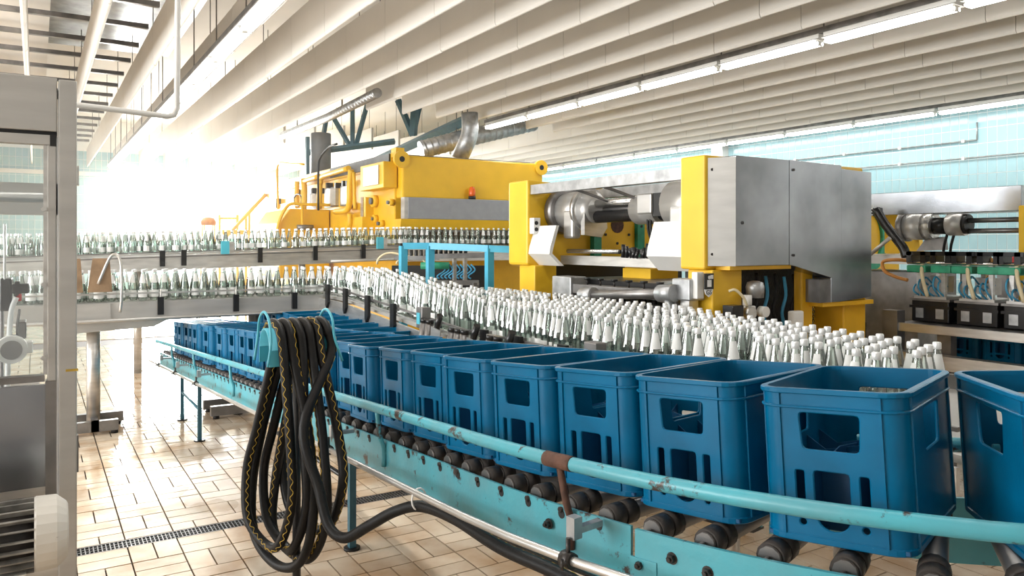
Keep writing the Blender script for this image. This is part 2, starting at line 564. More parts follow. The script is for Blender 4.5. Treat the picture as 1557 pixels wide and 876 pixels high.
# left and rear walls, outside the frame, with window bands
lw = MB().box(XL - 0.3, XL, YR, YE, 0, 1.2).box(XL - 0.3, XL, YR, YE, 3.8, 5.3).box(XL - 0.3, XL, YR, 1.0, 1.2, 3.8).box(XL - 0.3, XL, 12.2, YE, 1.2, 3.8)
struct(lw.build('wall_left', 'plaster'))
rw = MB().box(XL, XW, YR - 0.3, YR, 0, 5.3)
struct(rw.build('wall_rear', 'plaster'))
ceiling = struct(MB().box(XL, XW, YR, YE, 5.3, 5.45).build('ceiling', 'ceiling_white'))
# sheet-metal duct and cross rails seen between the baffles
MB().box(0.16, 1.95, 9.3, 14.6, 4.9, 5.29).build('sheet_metal_soffit', 'steel_dark', ceiling)
MB().box(-4.0, 0.15, 8.5, 19, 4.62, 5.28).build('boxed_panel', 'baffle_white', ceiling)
y = 3.4
while y < 25:
    MB().box(-3, 1.25, y, y + 0.07, 4.46, 4.52).build('cross_rail', 'steel_dark', ceiling)
    y += 1.1

# ceiling baffles, each a row of hanging panels
PL = 1.25
xb = [-0.11 + 0.6965 * k for k in range(19)]
pan = {}
bt, bh = 0.05, 0.52
for k, x in enumerate(xb):
    if abs(x - 1.98) < 0.1: lab = 'white ceiling baffle beside the lamp row over the crate conveyor'
    runs = [(-4.5, 25.9)]
    if 4.6 < x < 9.6: runs = [(-4.5, 12.4 + 0.12 * (x - 4.7)), (17.5, 25.9)]
    for a, b in runs:
        t = thing('ceiling_baffle', 'long white panelled ceiling baffle hanging on edge' + (' behind the open roof bay' if a > 0 else (' that stops at the open roof bay' if len(runs) > 1 else ' running unbroken to the end wall')), 'ceiling baffle', (x, a, BZ), 'ceiling baffles')
        n = max(1, round((b - a) / PL)); L = (b - a) / n
        key = round(L, 4)
        for i in range(n):
            if key not in pan:
                o = MB().prism([(-bt / 2, 0.03), (-bt / 2 + 0.015, 0.004), (0, 0), (bt / 2 - 0.015, 0.004), (bt / 2, 0.03), (bt / 2, bh), (-bt / 2, bh)], 'y', 0.003, L - 0.003).build('panel', 'baffle_white', t, local=True)
                pan[key] = o
            else:
                o = pan[key].copy(); col.objects.link(o); o.parent = t
            o.location = (0, i * L, random.uniform(-0.004, 0.004))
        r = MB()
        for i in range(0, n, 2):
            r.cyl((x, a + i * L + 0.2, BZ + bh), (x, a + i * L + 0.2, 5.3), 0.006, n=6)
        stuff(r.build('hangers', 'steel_dark', t))

# rows of fluorescent lamps
def lamp_row(x, z, y0, y1, where, e):
    n = round((y1 - y0) / 1.55)
    L = (y1 - y0) / n
    proto = None
    for i in range(n):
        if proto is None:
            t = thing('strip_lamp', 'white fluorescent strip lamp in the row ' + where, 'lamp', (x, y0, z), 'strip lamps ' + where)
            MB().box(x - 0.05, x + 0.05, y0 + 0.03, y0 + L - 0.03, z + 0.05, z + 0.10).build('housing', 'white_paint', t)
            MB().prism([(x - 0.10, z + 0.03), (x + 0.10, z + 0.03), (x + 0.05, z + 0.055), (x - 0.05, z + 0.055)], 'y', y0 + 0.03, y0 + L - 0.03).build('reflector', 'white_paint', t)
            for s in (-1, 1):
                MB().cyl((x + s * 0.045, y0 + 0.05, z), (x + s * 0.045, y0 + L - 0.05, z), 0.019, n=8).build('lamp_tube', 'tube_light', t)
            for yy in (0.05, L - 0.06):
                MB().box(x - 0.06, x + 0.06, y0 + yy, y0 + yy + 0.012, z - 0.022, z + 0.03).build('tube_holder', 'white_paint', t)
            proto = t
        else:
            c = copy_tree(proto); c.location = (x, y0 + i * L, z)
    t = thing('lamp_track', 'dark carrier track above the lamp row ' + where, 'track', (x, y0, z + 0.1))
    MB().box(x - 0.06, x + 0.03, y0, y1, z + 0.10, z + 0.16).build('rail', 'steel_dark', t)
    h = MB()
    for i in range(n + 1): h.cyl((x, y0 + i * L, z + 0.16), (x, y0 + i * L, 5.3), 0.008, n=6)
    stuff(h.build('hangers', 'steel_dark', t))
    area('lamp_light ' + where, (x, (y0 + y1) / 2, z - 0.03), (0, 0, 0), 0.1, y1 - y0 - 1, e, (1, 0.985, 0.95))
lamp_row(1.85, 3.86, 0.5, 25.3, 'over the crate conveyor', 130)
lamp_row(7.32, 3.84, -3.5, 12.8, 'over the yellow machines', 100)
lamp_row(13.0, 3.84, -3.5, 21.3, 'along the tiled wall', 120)

# ================================================================== CRATE CONVEYOR
def zroll(y): return 0.90 - 0.067 * (y - 3.165)
line = [(1.41, y) for y in (8.95, 8, 7, 6, 5, 4, 3, 2.3)] + [(1.412, 1.9), (1.43, 1.62), (1.475, 1.34), (1.56, 1.06), (1.70, 0.80), (1.93, 0.55), (2.25, 0.34), (2.65, 0.2)]
pts = smooth([(x, y, 0) for x, y in line], 8)
# resample by arc length; s = 0 at the far end
PATH = [(0.0, pts[0])]
for a, b in zip(pts[:-1], pts[1:]): PATH.append((PATH[-1][0] + (b - a).length, b))
PLEN = PATH[-1][0]
def on_path(s, side=0.0, dz=0.0):
    """point on the conveyor: side > 0 is towards the camera's side, dz above the roller tops"""
    s = max(0, min(PLEN - 1e-4, s))
    for (s0, p0), (s1, p1) in zip(PATH[:-1], PATH[1:]):
        if s <= s1: break
    d = (p1 - p0).normalized()
    p = p0.lerp(p1, (s - s0) / (s1 - s0))
    nrm = Vector((d.y, -d.x, 0))           # right of travel (towards -x on the straight run)
    z = zroll(8.95 - s)
    return Vector((p.x, p.y, z + dz)) + nrm * side, d
S_END = next(s for s, p in PATH if p.x > 2.2)
def off_line(s0, s1, side, dz, step=0.06):
    n = max(2, int((s1 - s0) / step))
    return [on_path(s0 + (s1 - s0) * i / n, side, dz)[0] for i in range(n + 1)]

cv = thing('roller_conveyor', 'turquoise gravity roller conveyor carrying the row of blue crates', 'conveyor', (1.41, 4.0, 0))
s_joint = next(s for s, p in PATH if p.y < 1.44)
prof_beam = [(-0.004, -0.165), (0.004, -0.165), (0.004, -0.022), (-0.004, -0.022)]
for side, nm in ((0.285, 'beam'), (-0.285, 'beam')):
    MB().sweep(off_line(0, s_joint - 0.02, side, 0), prof_beam).build(nm, 'turquoise', cv)
    MB().sweep(off_line(s_joint, S_END, side * 1.03, 0), [(-0.005, -0.18), (0.005, -0.18), (0.005, -0.022), (-0.005, -0.022)]).build(nm, 'turquoise', cv)
    # lower flange, dark with grime
    MB().sweep(off_line(0, s_joint - 0.02, side * 0.95, -0.165), [(-0.025, -0.006), (0.03, -0.006), (0.03, 0.0), (-0.025, 0.0)]).build('flange', 'grime', cv)
# splice plate and bolts at the joint
def bolt(s, side, dz, r=0.011, parent=cv):
    p, d = on_path(s, side, dz)
    nrm = Vector((d.y, -d.x, 0))
    b = MB().cyl(p, p + nrm * 0.004, r * 1.45, n=14).cyl(p + nrm * 0.004, p + nrm * 0.014, r, n=6, smooth=False).cyl(p + nrm * 0.014, p + nrm * 0.02, r * 0.5, n=8)
    return b.build('bolt', 'bolt', parent)
pl = MB().sweep(off_line(s_joint - 0.012, s_joint + 0.05, 0.298, 0), [(-0.003, -0.175), (0.003, -0.175), (0.003, -0.085), (-0.003, -0.085)]).build('splice_plate', 'turquoise', cv)
for ds, dz in ((0.01, -0.10), (0.01, -0.14), (0.085, -0.065), (0.165, -0.075), (-0.27, -0.075), (0.45, -0.075)):
    bolt(s_joint + ds, 0.295, dz, 0.0095)
# rollers: steel tube with two black wheels at each end, in slots of the beam
N = int(PLEN / 0.125)
rp = None
for i in range(N):
    s = 0.06 + i * 0.125
    if s > S_END + 0.2: break
    p, d = on_path(s, 0, -0.03)
    if rp is None:
        rp = MB().cyl((-0.265, 0, 0), (0.265, 0, 0), 0.024, n=10).build('roller', 'steel_dark', cv, local=True)
        for sx in (-1, 1):
            w = MB()
            for u in (0.238, 0.192):
                w.cyl((sx * (u - 0.020), 0, 0), (sx * (u + 0.020), 0, 0), 0.030, n=14)
            w.cyl((sx * 0.255, 0, 0), (sx * 0.262, 0, 0), 0.026, n=12)
            w.build('wheel', 'grime', rp, local=True)
            MB().cyl((sx * 0.27, 0, 0), (sx * 0.297, 0, 0), 0.007, n=6).build('axle', 'bolt', rp, local=True)
            MB().cyl((sx * 0.289, 0, -0.012), (sx * 0.2905, 0, -0.012), 0.012, n=10).box(sx * 0.289, sx * 0.2905, -0.004, 0.004, -0.012, 0.004).build('slot', 'sign_black', rp, local=True)
        o = rp
    else: o = copy_tree(rp, cv)
    o.location = p - Vector(cv.location)
    o.rotation_euler = (0, 0, math.atan2(d.x, -d.y))
# guard rail
s_rail_end = next(s for s, p in PATH if p.y < 0.70)
gr = MB().tube(off_line(0.0, s_rail_end, 0.315, 0.10), 0.018, n=12).build('guard_rail', 'turquoise', cv)
MB().tube(off_line(0.0, S_END, -0.315, 0.10), 0.018, n=10).build('guard_rail', 'turquoise', cv)
sr = next(s for s, p in PATH if p.y < 1.63)
for k, s in enumerate((1.0, 2.2, 3.6, 5.15, 6.2, sr)):
    a, _ = on_path(s, 0.315, 0.095); b, _ = on_path(s + 0.02, 0.312, 0.0); c, _ = on_path(s + 0.02, 0.296, -0.05); e, _ = on_path(s + 0.02, 0.296, -0.12)
    MB().tube(smooth([a, b, c, e], 4), 0.0095, n=8).build('rail_bracket', 'rust' if s == sr else 'turquoise', cv)
a = off_line(sr - 0.045, sr + 0.045, 0.315, 0.10, 0.01)
MB().tube(a, 0.0195, n=12).build('rusty_sleeve', 'rust', cv)['label'] = 'rusted sleeve on the guard rail'
# end socket of the guard rail
p, d = on_path(s_rail_end, 0.315, 0.10)
MB().cyl(p - d * 0.02, p + d * 0.09, 0.026, n=14).build('end_socket', 'turquoise_clean', cv)
q = p + d * 0.04
MB().box(q.x - 0.03, q.x + 0.03, q.y - 0.03, q.y + 0.03, 0.02, q.z - 0.02).build('end_post', 'turquoise', cv)
# slim steel pipe clamped below the beam
MB().tube(off_line(0.1, S_END - 0.6, 0.41, -0.088, 0.2), 0.011, n=10).build('sensor_pipe', 'steel', cv)
for s in (0.9, 1.9, 2.9, 5.92, 7.45):
    a, d = on_path(s, 0.41, -0.088); b, _ = on_path(s, 0.34, -0.155)
    nrm = Vector((d.y, -d.x, 0))
    c = MB().cyl(a - d * 0.016, a + d * 0.016, 0.019, n=10).cyl(a, a + Vector((0, 0, 0.05)), 0.006, n=6).cyl(a + d * 0.012, a + d * 0.012 + nrm * 0.035, 0.005, n=6)
    c.cyl(a + d * 0.012 + nrm * 0.03 - Vector((0, 0, 0.012)), a + d * 0.012 + nrm * 0.03 + Vector((0, 0, 0.012)), 0.004, n=6)
    cl = c.build('clamp', 'bolt', cv)
    MB().obox(a + Vector((0, 0, 0.07)) - nrm * 0.02, (0.026, 0.026, 0.05), math.atan2(d.y, d.x)).obox(a + Vector((0, 0, 0.062)) - nrm * 0.06, (0.02, 0.09, 0.014), math.atan2(d.y, d.x)).build('clamp_block', 'galvanised', cl)
# legs
def leg(s, side, w=0.04, m='truss'):
    p, d = on_path(s, side, -0.165)
    MB().box(p.x - w / 2, p.x + w / 2, p.y - w / 2, p.y + w / 2, 0.012, p.z).build('leg', m, cv)
    MB().cyl((p.x, p.y, 0), (p.x, p.y, 0.012), 0.045, n=12).build('foot', 'black_rubber', cv)
    return p
l1 = leg(4.95, -0.04, 0.036)
for s in (1.2, 2.1):
    leg(s, 0.25, 0.03); leg(s, -0.25, 0.03)
a, _ = on_path(1.2, 0.25, 0); b, _ = on_path(2.1, 0.25, 0)
MB().cyl((a.x, a.y, 0.26), (b.x, b.y, 0.26), 0.012, n=8).build('crossbar', 'truss', cv)
MB().cyl((l1.x, l1.y, 0.36), (l1.x - 0.05, l1.y + 1.3, 0.36), 0.014, n=8).build('crossbar', 'black_plastic', cv)

# ------------------------------------------------------------------ crates
CL, CW, CH = 0.44, 0.286, 0.31
def make_crate(label):
    t = thing('bottle_crate', label, 'crate', (0, 0, 0), 'blue crates on the roller conveyor')
    R, th = 0.044, 0.007
    def wall(w, holes):          # u across, v up
        return curve_plate([(-w / 2, 0.012), (w / 2, 0.012), (w / 2, 0.30), (-w / 2, 0.30)], holes, th, 0.0022)
    sw, lw_ = CW - 2 * R, CL - 2 * R
    handle = rpoly([(-0.062, 0.264), (0.062, 0.264), (0.058, 0.186), (-0.056, 0.186)], 0.012, 3)
    def circ(x, z, r): return [(x + r * math.cos(2 * PI * i / 16), z + r * math.sin(2 * PI * i / 16)) for i in range(16)]
    short = [handle, rpoly([(-0.074, 0.146), (-0.052, 0.146), (-0.052, 0.062), (-0.074, 0.062)], 0.006),
             rpoly([(-0.037, 0.148), (0.037, 0.148), (0.037, 0.066), (-0.037, 0.066)], 0.009),
             rpoly([(0.052, 0.146), (0.074, 0.146), (0.074, 0.062), (0.052, 0.062)], 0.006),
             [(0.034 * math.cos(PI + PI * i / 10), 0.056 + 0.030 * math.sin(PI + PI * i / 10)) for i in range(11)],
             circ(-0.061, 0.040, 0.009), circ(0.061, 0.040, 0.009)]
    long_ = [rpoly([(-0.075, 0.264), (0.075, 0.264), (0.066, 0.175), (-0.066, 0.175)], 0.012, 3)]
    body = MB()
    vs, fs = wall(sw, short)
    for sx in (-1, 1):
        M = Matrix(((0, 0, sx, sx * (CL / 2 - th / 2)), (sx, 0, 0, 0), (0, 1, 0, 0), (0, 0, 0, 1)))
        body.add([M @ v for v in vs], fs)
    vs, fs = wall(lw_, long_)
    for sy in (-1, 1):
        M = Matrix(((-sy, 0, 0, 0), (0, 0, sy, sy * (CW / 2 - th / 2)), (0, 1, 0, 0), (0, 0, 0, 1)))
        body.add([M @ v for v in vs], fs)
    body.build('wall_shell', 'crate_blue', t, local=True, recalc=False)
    # rounded corner posts
    for sx in (-1, 1):
        for sy in (-1, 1):
            cx, cy = sx * (CL / 2 - R), sy * (CW / 2 - R)
            o_, i_ = [], []
            for k in range(7):
                a = PI / 2 * k / 6
                o_.append((cx + sx * R * math.cos(a), cy + sy * R * math.sin(a)))
                i_.append((cx + sx * (R - th) * math.cos(a), cy + sy * (R - th) * math.sin(a)))
            m = MB()
            n = 7
            vv = [(x, y, z) for z in (0.008, 0.302) for x, y in o_ + i_]
            ff = []
            for k in range(n - 1):
                ff += [(k, k + 1, 14 + k + 1, 14 + k), (7 + k, 21 + k, 21 + k + 1, 7 + k + 1)]
            m.add(vv, ff, True)
            m.build('corner_post', 'crate_blue', t, local=True)
    # ribs beside the corners, and the ridge under the top band
    e = 0.004
    for sx in (-1, 1):
        for y in (-CW / 2 + R, CW / 2 - R):
            MB().box(sx * (CL / 2 - 0.002), sx * (CL / 2 + e), y - 0.003, y + 0.003, 0.012, 0.30).build('rib', 'crate_blue', t, local=True)
    for sy in (-1, 1):
        for x in (-CL / 2 + R, CL / 2 - R):
            MB().box(x - 0.003, x + 0.003, sy * (CW / 2 - 0.002), sy * (CW / 2 + e), 0.012, 0.30).build('rib', 'crate_blue', t, local=True)
    def ring(z0, z1, out, inn, nm, bv=0.002):
        def rr(dd, z):
            return [(x, y, z) for x, y in rrect(-CL / 2 - dd, CL / 2 + dd, -CW / 2 - dd, CW / 2 + dd, R + dd, 5)]
        rings = [rr(out - bv, z0), rr(out, z0 + bv), rr(out, z1 - bv), rr(out - bv, z1), rr(inn, z1), rr(inn, z0)]
        n = len(rings[0])
        vv = [p for q in rings for p in q]
        ff = [(a * n + k, a * n + (k + 1) % n, ((a + 1) % 6) * n + (k + 1) % n, ((a + 1) % 6) * n + k) for a in range(6) for k in range(n)]
        return MB().add(vv, ff, False).build(nm, 'crate_blue', t, local=True)
    ring(0.300, 0.311, 0.007, -0.008, 'rim')
    ring(0.270, 0.276, 0.006, -0.004, 'ridge')
    ring(0.000, 0.014, 0.003, -0.010, 'foot_rim')
    # floor grid and low dividers
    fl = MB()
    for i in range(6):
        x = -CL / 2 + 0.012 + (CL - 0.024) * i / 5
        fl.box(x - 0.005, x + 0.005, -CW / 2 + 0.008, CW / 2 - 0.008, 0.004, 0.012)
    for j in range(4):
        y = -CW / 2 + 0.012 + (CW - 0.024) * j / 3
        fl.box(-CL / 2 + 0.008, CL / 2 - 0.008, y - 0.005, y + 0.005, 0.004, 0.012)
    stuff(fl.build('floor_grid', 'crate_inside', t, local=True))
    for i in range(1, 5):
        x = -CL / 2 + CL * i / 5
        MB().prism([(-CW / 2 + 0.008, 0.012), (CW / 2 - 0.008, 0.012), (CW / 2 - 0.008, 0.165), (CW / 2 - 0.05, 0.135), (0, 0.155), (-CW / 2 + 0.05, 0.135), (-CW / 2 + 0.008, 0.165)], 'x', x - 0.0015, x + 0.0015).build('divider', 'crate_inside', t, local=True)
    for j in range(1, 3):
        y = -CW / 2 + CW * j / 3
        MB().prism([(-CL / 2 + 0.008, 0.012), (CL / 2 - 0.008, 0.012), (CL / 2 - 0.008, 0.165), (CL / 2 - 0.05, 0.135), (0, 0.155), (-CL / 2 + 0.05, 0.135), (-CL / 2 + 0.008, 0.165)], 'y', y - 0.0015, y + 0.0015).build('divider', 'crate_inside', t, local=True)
    return t
LAB = 'empty dark blue bottle crate in the straight row on the roller conveyor'
crate = make_crate('empty blue bottle crate in the conveyor bend near the guard rail end')
TILT = math.atan(0.067)
def put_crate(x, y, yaw, z=None, label=None, tilt=True, first=None, group=None):
    o = first or copy_tree(crate)
    if label: o['label'] = label
    if group: o['group'] = group
    z = zroll(y) if z is None else z
    o.location = (x, y, z + 0.001)
    M = Matrix.Rotation(-TILT if tilt else 0, 4, 'X') @ Matrix.Rotation(yaw, 4, 'Z')
    o.rotation_euler = M.to_euler()
    return o
put_crate(1.566, 1.045, math.radians(19), 1.038, first=crate)
put_crate(1.772, 0.722, math.radians(45), 1.057, label='blue bottle crate turned past the bend, touching the guard rail end post side')
put_crate(1.495, 1.352, math.radians(11), 1.019, label='blue bottle crate just before the bend, beside the splice of the turquoise beam')
put_crate(1.460, 1.648, math.radians(9), None, label='blue bottle crate standing right of the rusty guard rail bracket')
offs = [0.022, 0.006, 0.018, 0.008, -0.018, 0.03, -0.012, 0.03, 0.0, 0.012]
yaws = [6.5, 4.5, 4.0, 1.0, -1.0, 3.0, 0.5, 2.5, 0, 2]
y, k = 1.648, 0
while y < 8.4:
    y += 0.296 if k < 3 else 0.2945
    put_crate(1.405 + offs[k % 10], y, math.radians(yaws[k % 10] if k < 10 else yaws[3 + k % 7]), None, label=LAB)
    k += 1
# second lane of crates behind, on a plain belt conveyor
t = thing('crate_belt_conveyor', 'low steel belt conveyor with blue crates behind the crate row', 'conveyor', (2.2, 7.0, 0))
MB().box(1.95, 2.45, 5.2, 8.9, 0.62, 0.68).build('belt', 'black_rubber', t)
for x in (1.93, 2.45): MB().box(x, x + 0.02, 5.2, 8.9, 0.56, 0.72).build('side_plate', 'steel_dark', t)
for x in (1.97, 2.41):
    for y in (5.4, 7.0, 8.7): MB().box(x, x + 0.04, y, y + 0.04, 0, 0.62).build('leg', 'steel_dark', t)
y = 5.5
for i in range(9):
    put_crate(2.20 + 0.01 * (i % 3), y, math.radians((i * 37) % 5 - 2), 0.68, label='blue bottle crate on the belt conveyor under the bottle line', tilt=False, group='blue crates on the belt conveyor behind')
    y += 0.36

# ================================================================== HOSE AND ITS RACK
HX, HYy = 0.74, 2.92
hz = 1.335
rk = thing('hose_rack', 'turquoise half-round hose hanger on a post in front of the crates', 'hose rack', (HX, HYy, 0))
sad = MB()
n = 14; r0 = 0.075
vv = []; ff = []
for i in range(n + 1):
    a = PI * i / n
    for x in (0.0, 0.22):
        for rr in (r0, r0 - 0.006): vv.append((HX - 0.02 + x, HYy + rr * math.cos(a), hz - 0.075 + rr * math.sin(a)))
for i in range(n):
    b = i * 4
    ff += [(b, b + 4, b + 6, b + 2), (b + 1, b + 3, b + 7, b + 5), (b, b + 1, b + 5, b + 4), (b + 2, b + 6, b + 7, b + 3)]
sad.add(vv, ff, True)
for s in (-1, 1): sad.box(HX - 0.02, HX + 0.20, HYy + s * r0 - 0.003, HYy + s * r0 + 0.003, hz - 0.135, hz - 0.075)
sad.build('saddle', 'turquoise_clean', rk)
MB().prism([(HYy + r0 * math.cos(PI * i / 12), hz - 0.075 + r0 * math.sin(PI * i / 12)) for i in range(13)] + [(HYy - r0, hz - 0.135), (HYy + r0, hz - 0.135)], 'x', HX + 0.09, HX + 0.095).build('back_plate', 'turquoise_clean', rk)
for x0, lean in ((HX - 0.02, -0.012), (HX + 0.215, 0.03)):
    hp = [(x0 + lean, HYy - 0.10, hz - 0.13), (x0, HYy - 0.098, hz - 0.04), (x0, HYy - 0.07, hz + 0.03), (x0, HYy, hz + 0.06), (x0, HYy + 0.07, hz + 0.03), (x0, HYy + 0.098, hz - 0.04), (x0 + lean, HYy + 0.10, hz - 0.13)]
    MB().tube(smooth(hp, 6), 0.005, n=8).build('wire_hoop', 'turquoise_clean', rk)
MB().cyl((HX + 0.10, HYy, 0), (HX + 0.10, HYy, hz - 0.09), 0.016, n=10).build('post', 'black_plastic', rk)
MB().cyl((HX + 0.10, HYy, 0), (HX + 0.10, HYy, 0.012), 0.10, n=16).build('base_plate', 'truss', rk)

HR = 0.0178
def hp_(px, py, Y): return at(px, py, Y)
def loops():
    P = []
    spec = [(0.015, 0.52, 0.10, 0.07), (0.05, 0.44, 0.16, 0.11), (0.085, 0.50, 0.12, 0.10), (0.12, 0.46, 0.08, 0.13), (0.155, 0.56, 0.10, 0.13), (0.19, 0.50, 0.05, 0.10)]
    for i, (dx, zb, la, ra) in enumerate(spec):
        x = HX + dx
        P += [(x - 0.01, HYy + 0.095, hz - 0.10), (x - 0.005, HYy + 0.07, hz - 0.01), (x, HYy, hz + 0.018), (x + 0.005, HYy - 0.07, hz - 0.01), (x + 0.01, HYy - 0.098, hz - 0.10)]
        # down on the near side, round the bottom, up on the far side of the next turn
        xr = x + 0.03 * math.sin(i * 2.1)
        P += [(xr + 0.02, HYy - 0.10 - ra * 0.7, hz - 0.40), (xr + 0.02, HYy - 0.10 - ra, zb + 0.22), (xr, HYy - 0.06 - ra * 0.6, zb + 0.05)]
        if i == len(spec) - 1: break
        P += [(x - 0.02, HYy + 0.02, zb), (x - 0.06 + 0.02 * math.sin(i * 3.3), HYy + 0.10 + la * 0.5, zb + 0.07), (x - 0.05, HYy + 0.11 + la, zb + 0.24), (x - 0.02, HYy + 0.10 + la * 0.7, hz - 0.40)]
    return P
coil = loops()
# the free end: the last strand leaves to the right, dips near the floor and is tied to the sensor pipe
coil = coil[:-3]
tail = [hp_(462, 650, 2.72), hp_(484, 740, 2.66), hp_(500, 800, 2.6), hp_(525, 818, 2.55), hp_(560, 800, 2.5), hp_(600, 778, 2.46), hp_(640, 770, 2.40), hp_(690, 788, 2.25), hp_(760, 832, 2.05), hp_(840, 868, 1.9), hp_(930, 915, 1.75), hp_(1010, 960, 1.65)]
hose_pts = smooth([Vector(p) for p in coil] + tail, 7)
hs = thing('water_hose', 'long black rubber hose with yellow wavy stripe coiled over the turquoise hanger', 'hose', (HX, HYy, hz))
MB().tube(hose_pts, HR, n=10).build('hose_wall', 'black_rubber', hs)
# stripe: a zigzag ribbon lying on the hose, on the side seen from the gangway
st = []
eye = Vector((-0.6, -0.3, 1.5))
acc = 0
for i in range(len(hose_pts) - 1):
    a, b = hose_pts[i], hose_pts[i + 1]
    L = (b - a).length; d = (b - a).normalized()
    m = max(1, int(L / 0.0045))
    for j in range(m):
        p = a.lerp(b, j / m)
        nn = Vector((math.cos(acc * 0.83 + 3.6), math.sin(acc * 0.83 + 3.6), 0.15)); nn = (nn - d * nn.dot(d)).normalized()
        u = d.cross(nn)
        w = 0.28 * math.sin(acc * 2 * PI / 0.036)
        acc += L / m
        st.append(p + (nn * math.cos(w) + u * math.sin(w)) * (HR + 0.0004))
MB().tube(st, 0.0013, n=4).build('stripe', 'stripe_yellow', hs)
tie = hp_(637, 765, 2.40)
MB().tube([tie + Vector((0.024 * math.cos(a), 0.0, 0.034 * math.sin(a) + 0.012)) for a in [2 * PI * i / 14 for i in range(15)]], 0.003, n=6).build('cable_tie', 'sign_white', hs)
# ================================================================== BOTTLE LINES
BH = 0.28
def base_z(y):                      # height of the bottle line along its run towards the packer
    if y > 7.0: return 1.135
    if y > 4.5: return 0.99 + (y - 4.5) / 2.5 * 0.145
    return 0.99
def upper_z(x): return 1.505 + 0.115 * (x - 0.5) / 4.1
prof = [(0.030, 0.0), (0.0375, 0.006), (0.0385, 0.02), (0.0385, 0.105), (0.036, 0.135), (0.0285, 0.175), (0.0205, 0.215), (0.0150, 0.243), (0.0138, 0.256)]
cap_prof = [(0.0152, 0.252), (0.0158, 0.255), (0.0158, 0.274), (0.0135, 0.279)]
def lab_r(z):
    for (r0, z0), (r1, z1) in zip(prof[:-1], prof[1:]):
        if z0 <= z <= z1: return r0 + (r1 - r0) * (z - z0) / (z1 - z0) + 0.0006
def label_or_glint_mb(n=8, arc=1.9, zs=(0.158, 0.175, 0.2, 0.222, 0.234)):
    m = MB()
    vs = [(lab_r(z) * math.cos(-arc / 2 + arc * k / n), lab_r(z) * math.sin(-arc / 2 + arc * k / n), z) for z in zs for k in range(n + 1)]
    return m.add(vs, [(i * (n + 1) + k, i * (n + 1) + k + 1, (i + 1) * (n + 1) + k + 1, (i + 1) * (n + 1) + k) for i in range(len(zs) - 1) for k in range(n)], True)
spots = []            # (x, y, z, kind)
AVOID = [atx(897, 449, 3.50), atx(1018, 446, 3.50)]
def lay(x0, x1, y0, y1, zf, kind, pitch=0.097, keep=0.90, xlim=None, turn=17):
    # hexagonal packing, turned so that the rows do not line up with the conveyor, loosened at random
    ct, st_ = math.cos(math.radians(turn)), math.sin(math.radians(turn))
    mx, my = (x0 + x1) / 2, (y0 + y1) / 2
    R_ = math.hypot(x1 - x0, y1 - y0) / 2 + 0.2
    n = int(R_ / pitch * 1.2) + 2
    for i in range(-n, n + 1):
        for j in range(-n, n + 1):
            u, w = (i + 0.5 * (j % 2)) * pitch, j * pitch * 0.872
            x, y = mx + ct * u - st_ * w, my + st_ * u + ct * w
            if x0 <= x <= x1 and y0 <= y <= y1 and random.random() < keep and (xlim is None or xlim(x, y)) and all(math.hypot(x - q.x, y - q.y) > 0.09 for q in AVOID):
                spots.append((x + random.uniform(-0.008, 0.008), y + random.uniform(-0.008, 0.008), zf(x, y), kind))
# table in front of the packer
def xmax(y): return 3.02 + min(1, max(0, (y - 1.95) / 1.7)) * 0.42
lay(2.50, 3.5, 1.58, 4.45, lambda x, y: 0.99, 'table', xlim=lambda x, y: x < xmax(y))
lay(2.50, 2.95, 4.5, 7.35, lambda x, y: base_z(y), 'ramp')
lay(3.02, 3.48, 4.5, 5.95, lambda x, y: 0.99, 'table')
lay(-1.6, 2.95, 7.66, 7.98, lambda x, y: 1.135, 'lower line', keep=0.93)
lay(2.5, 2.95, 7.38, 7.62, lambda x, y: 1.135, 'lower line')
lay(-1.6, 4.9, 10.72, 11.02, lambda x, y: upper_z(x), 'upper line', keep=0.95)
lay(4.9, 7.2, 10.72, 11.02, lambda x, y: 1.62, 'washer', pitch=0.098, turn=0)
spots.sort(key=lambda s: S_ * s[0] + C_ * s[1])
WHERE = {'table': ('clear capped glass bottle with painted white shoulder glint in the crowd before the yellow packer', 'bottles on the table before the packer'),
         'ramp': ('clear capped glass bottle on the sloping conveyor beside the blue crates', 'bottles on the sloping conveyor'),
         'lower line': ('clear capped glass bottle on the lower steel conveyor beyond the crates', 'bottles on the lower conveyor'),
         'upper line': ('clear capped glass bottle on the upper conveyor leading to the bottle washer', 'bottles on the upper conveyor'),
         'washer': ('clear glass bottle lined up under the lip of the yellow bottle washer', 'bottles under the washer')}
bot = None
GL, CA, PA = MB(), MB(), MB()
n_ind = 0
slim_g = MB().lathe([prof[i] for i in (0, 2, 3, 5, 7, 8)], 9, cap1=False)
slim_c = MB().lathe([(0.0158, 0.252), (0.0158, 0.276)], 8)
slim_p = label_or_glint_mb(4).join(label_or_glint_mb(4, 2.6, (0.030, 0.092)))
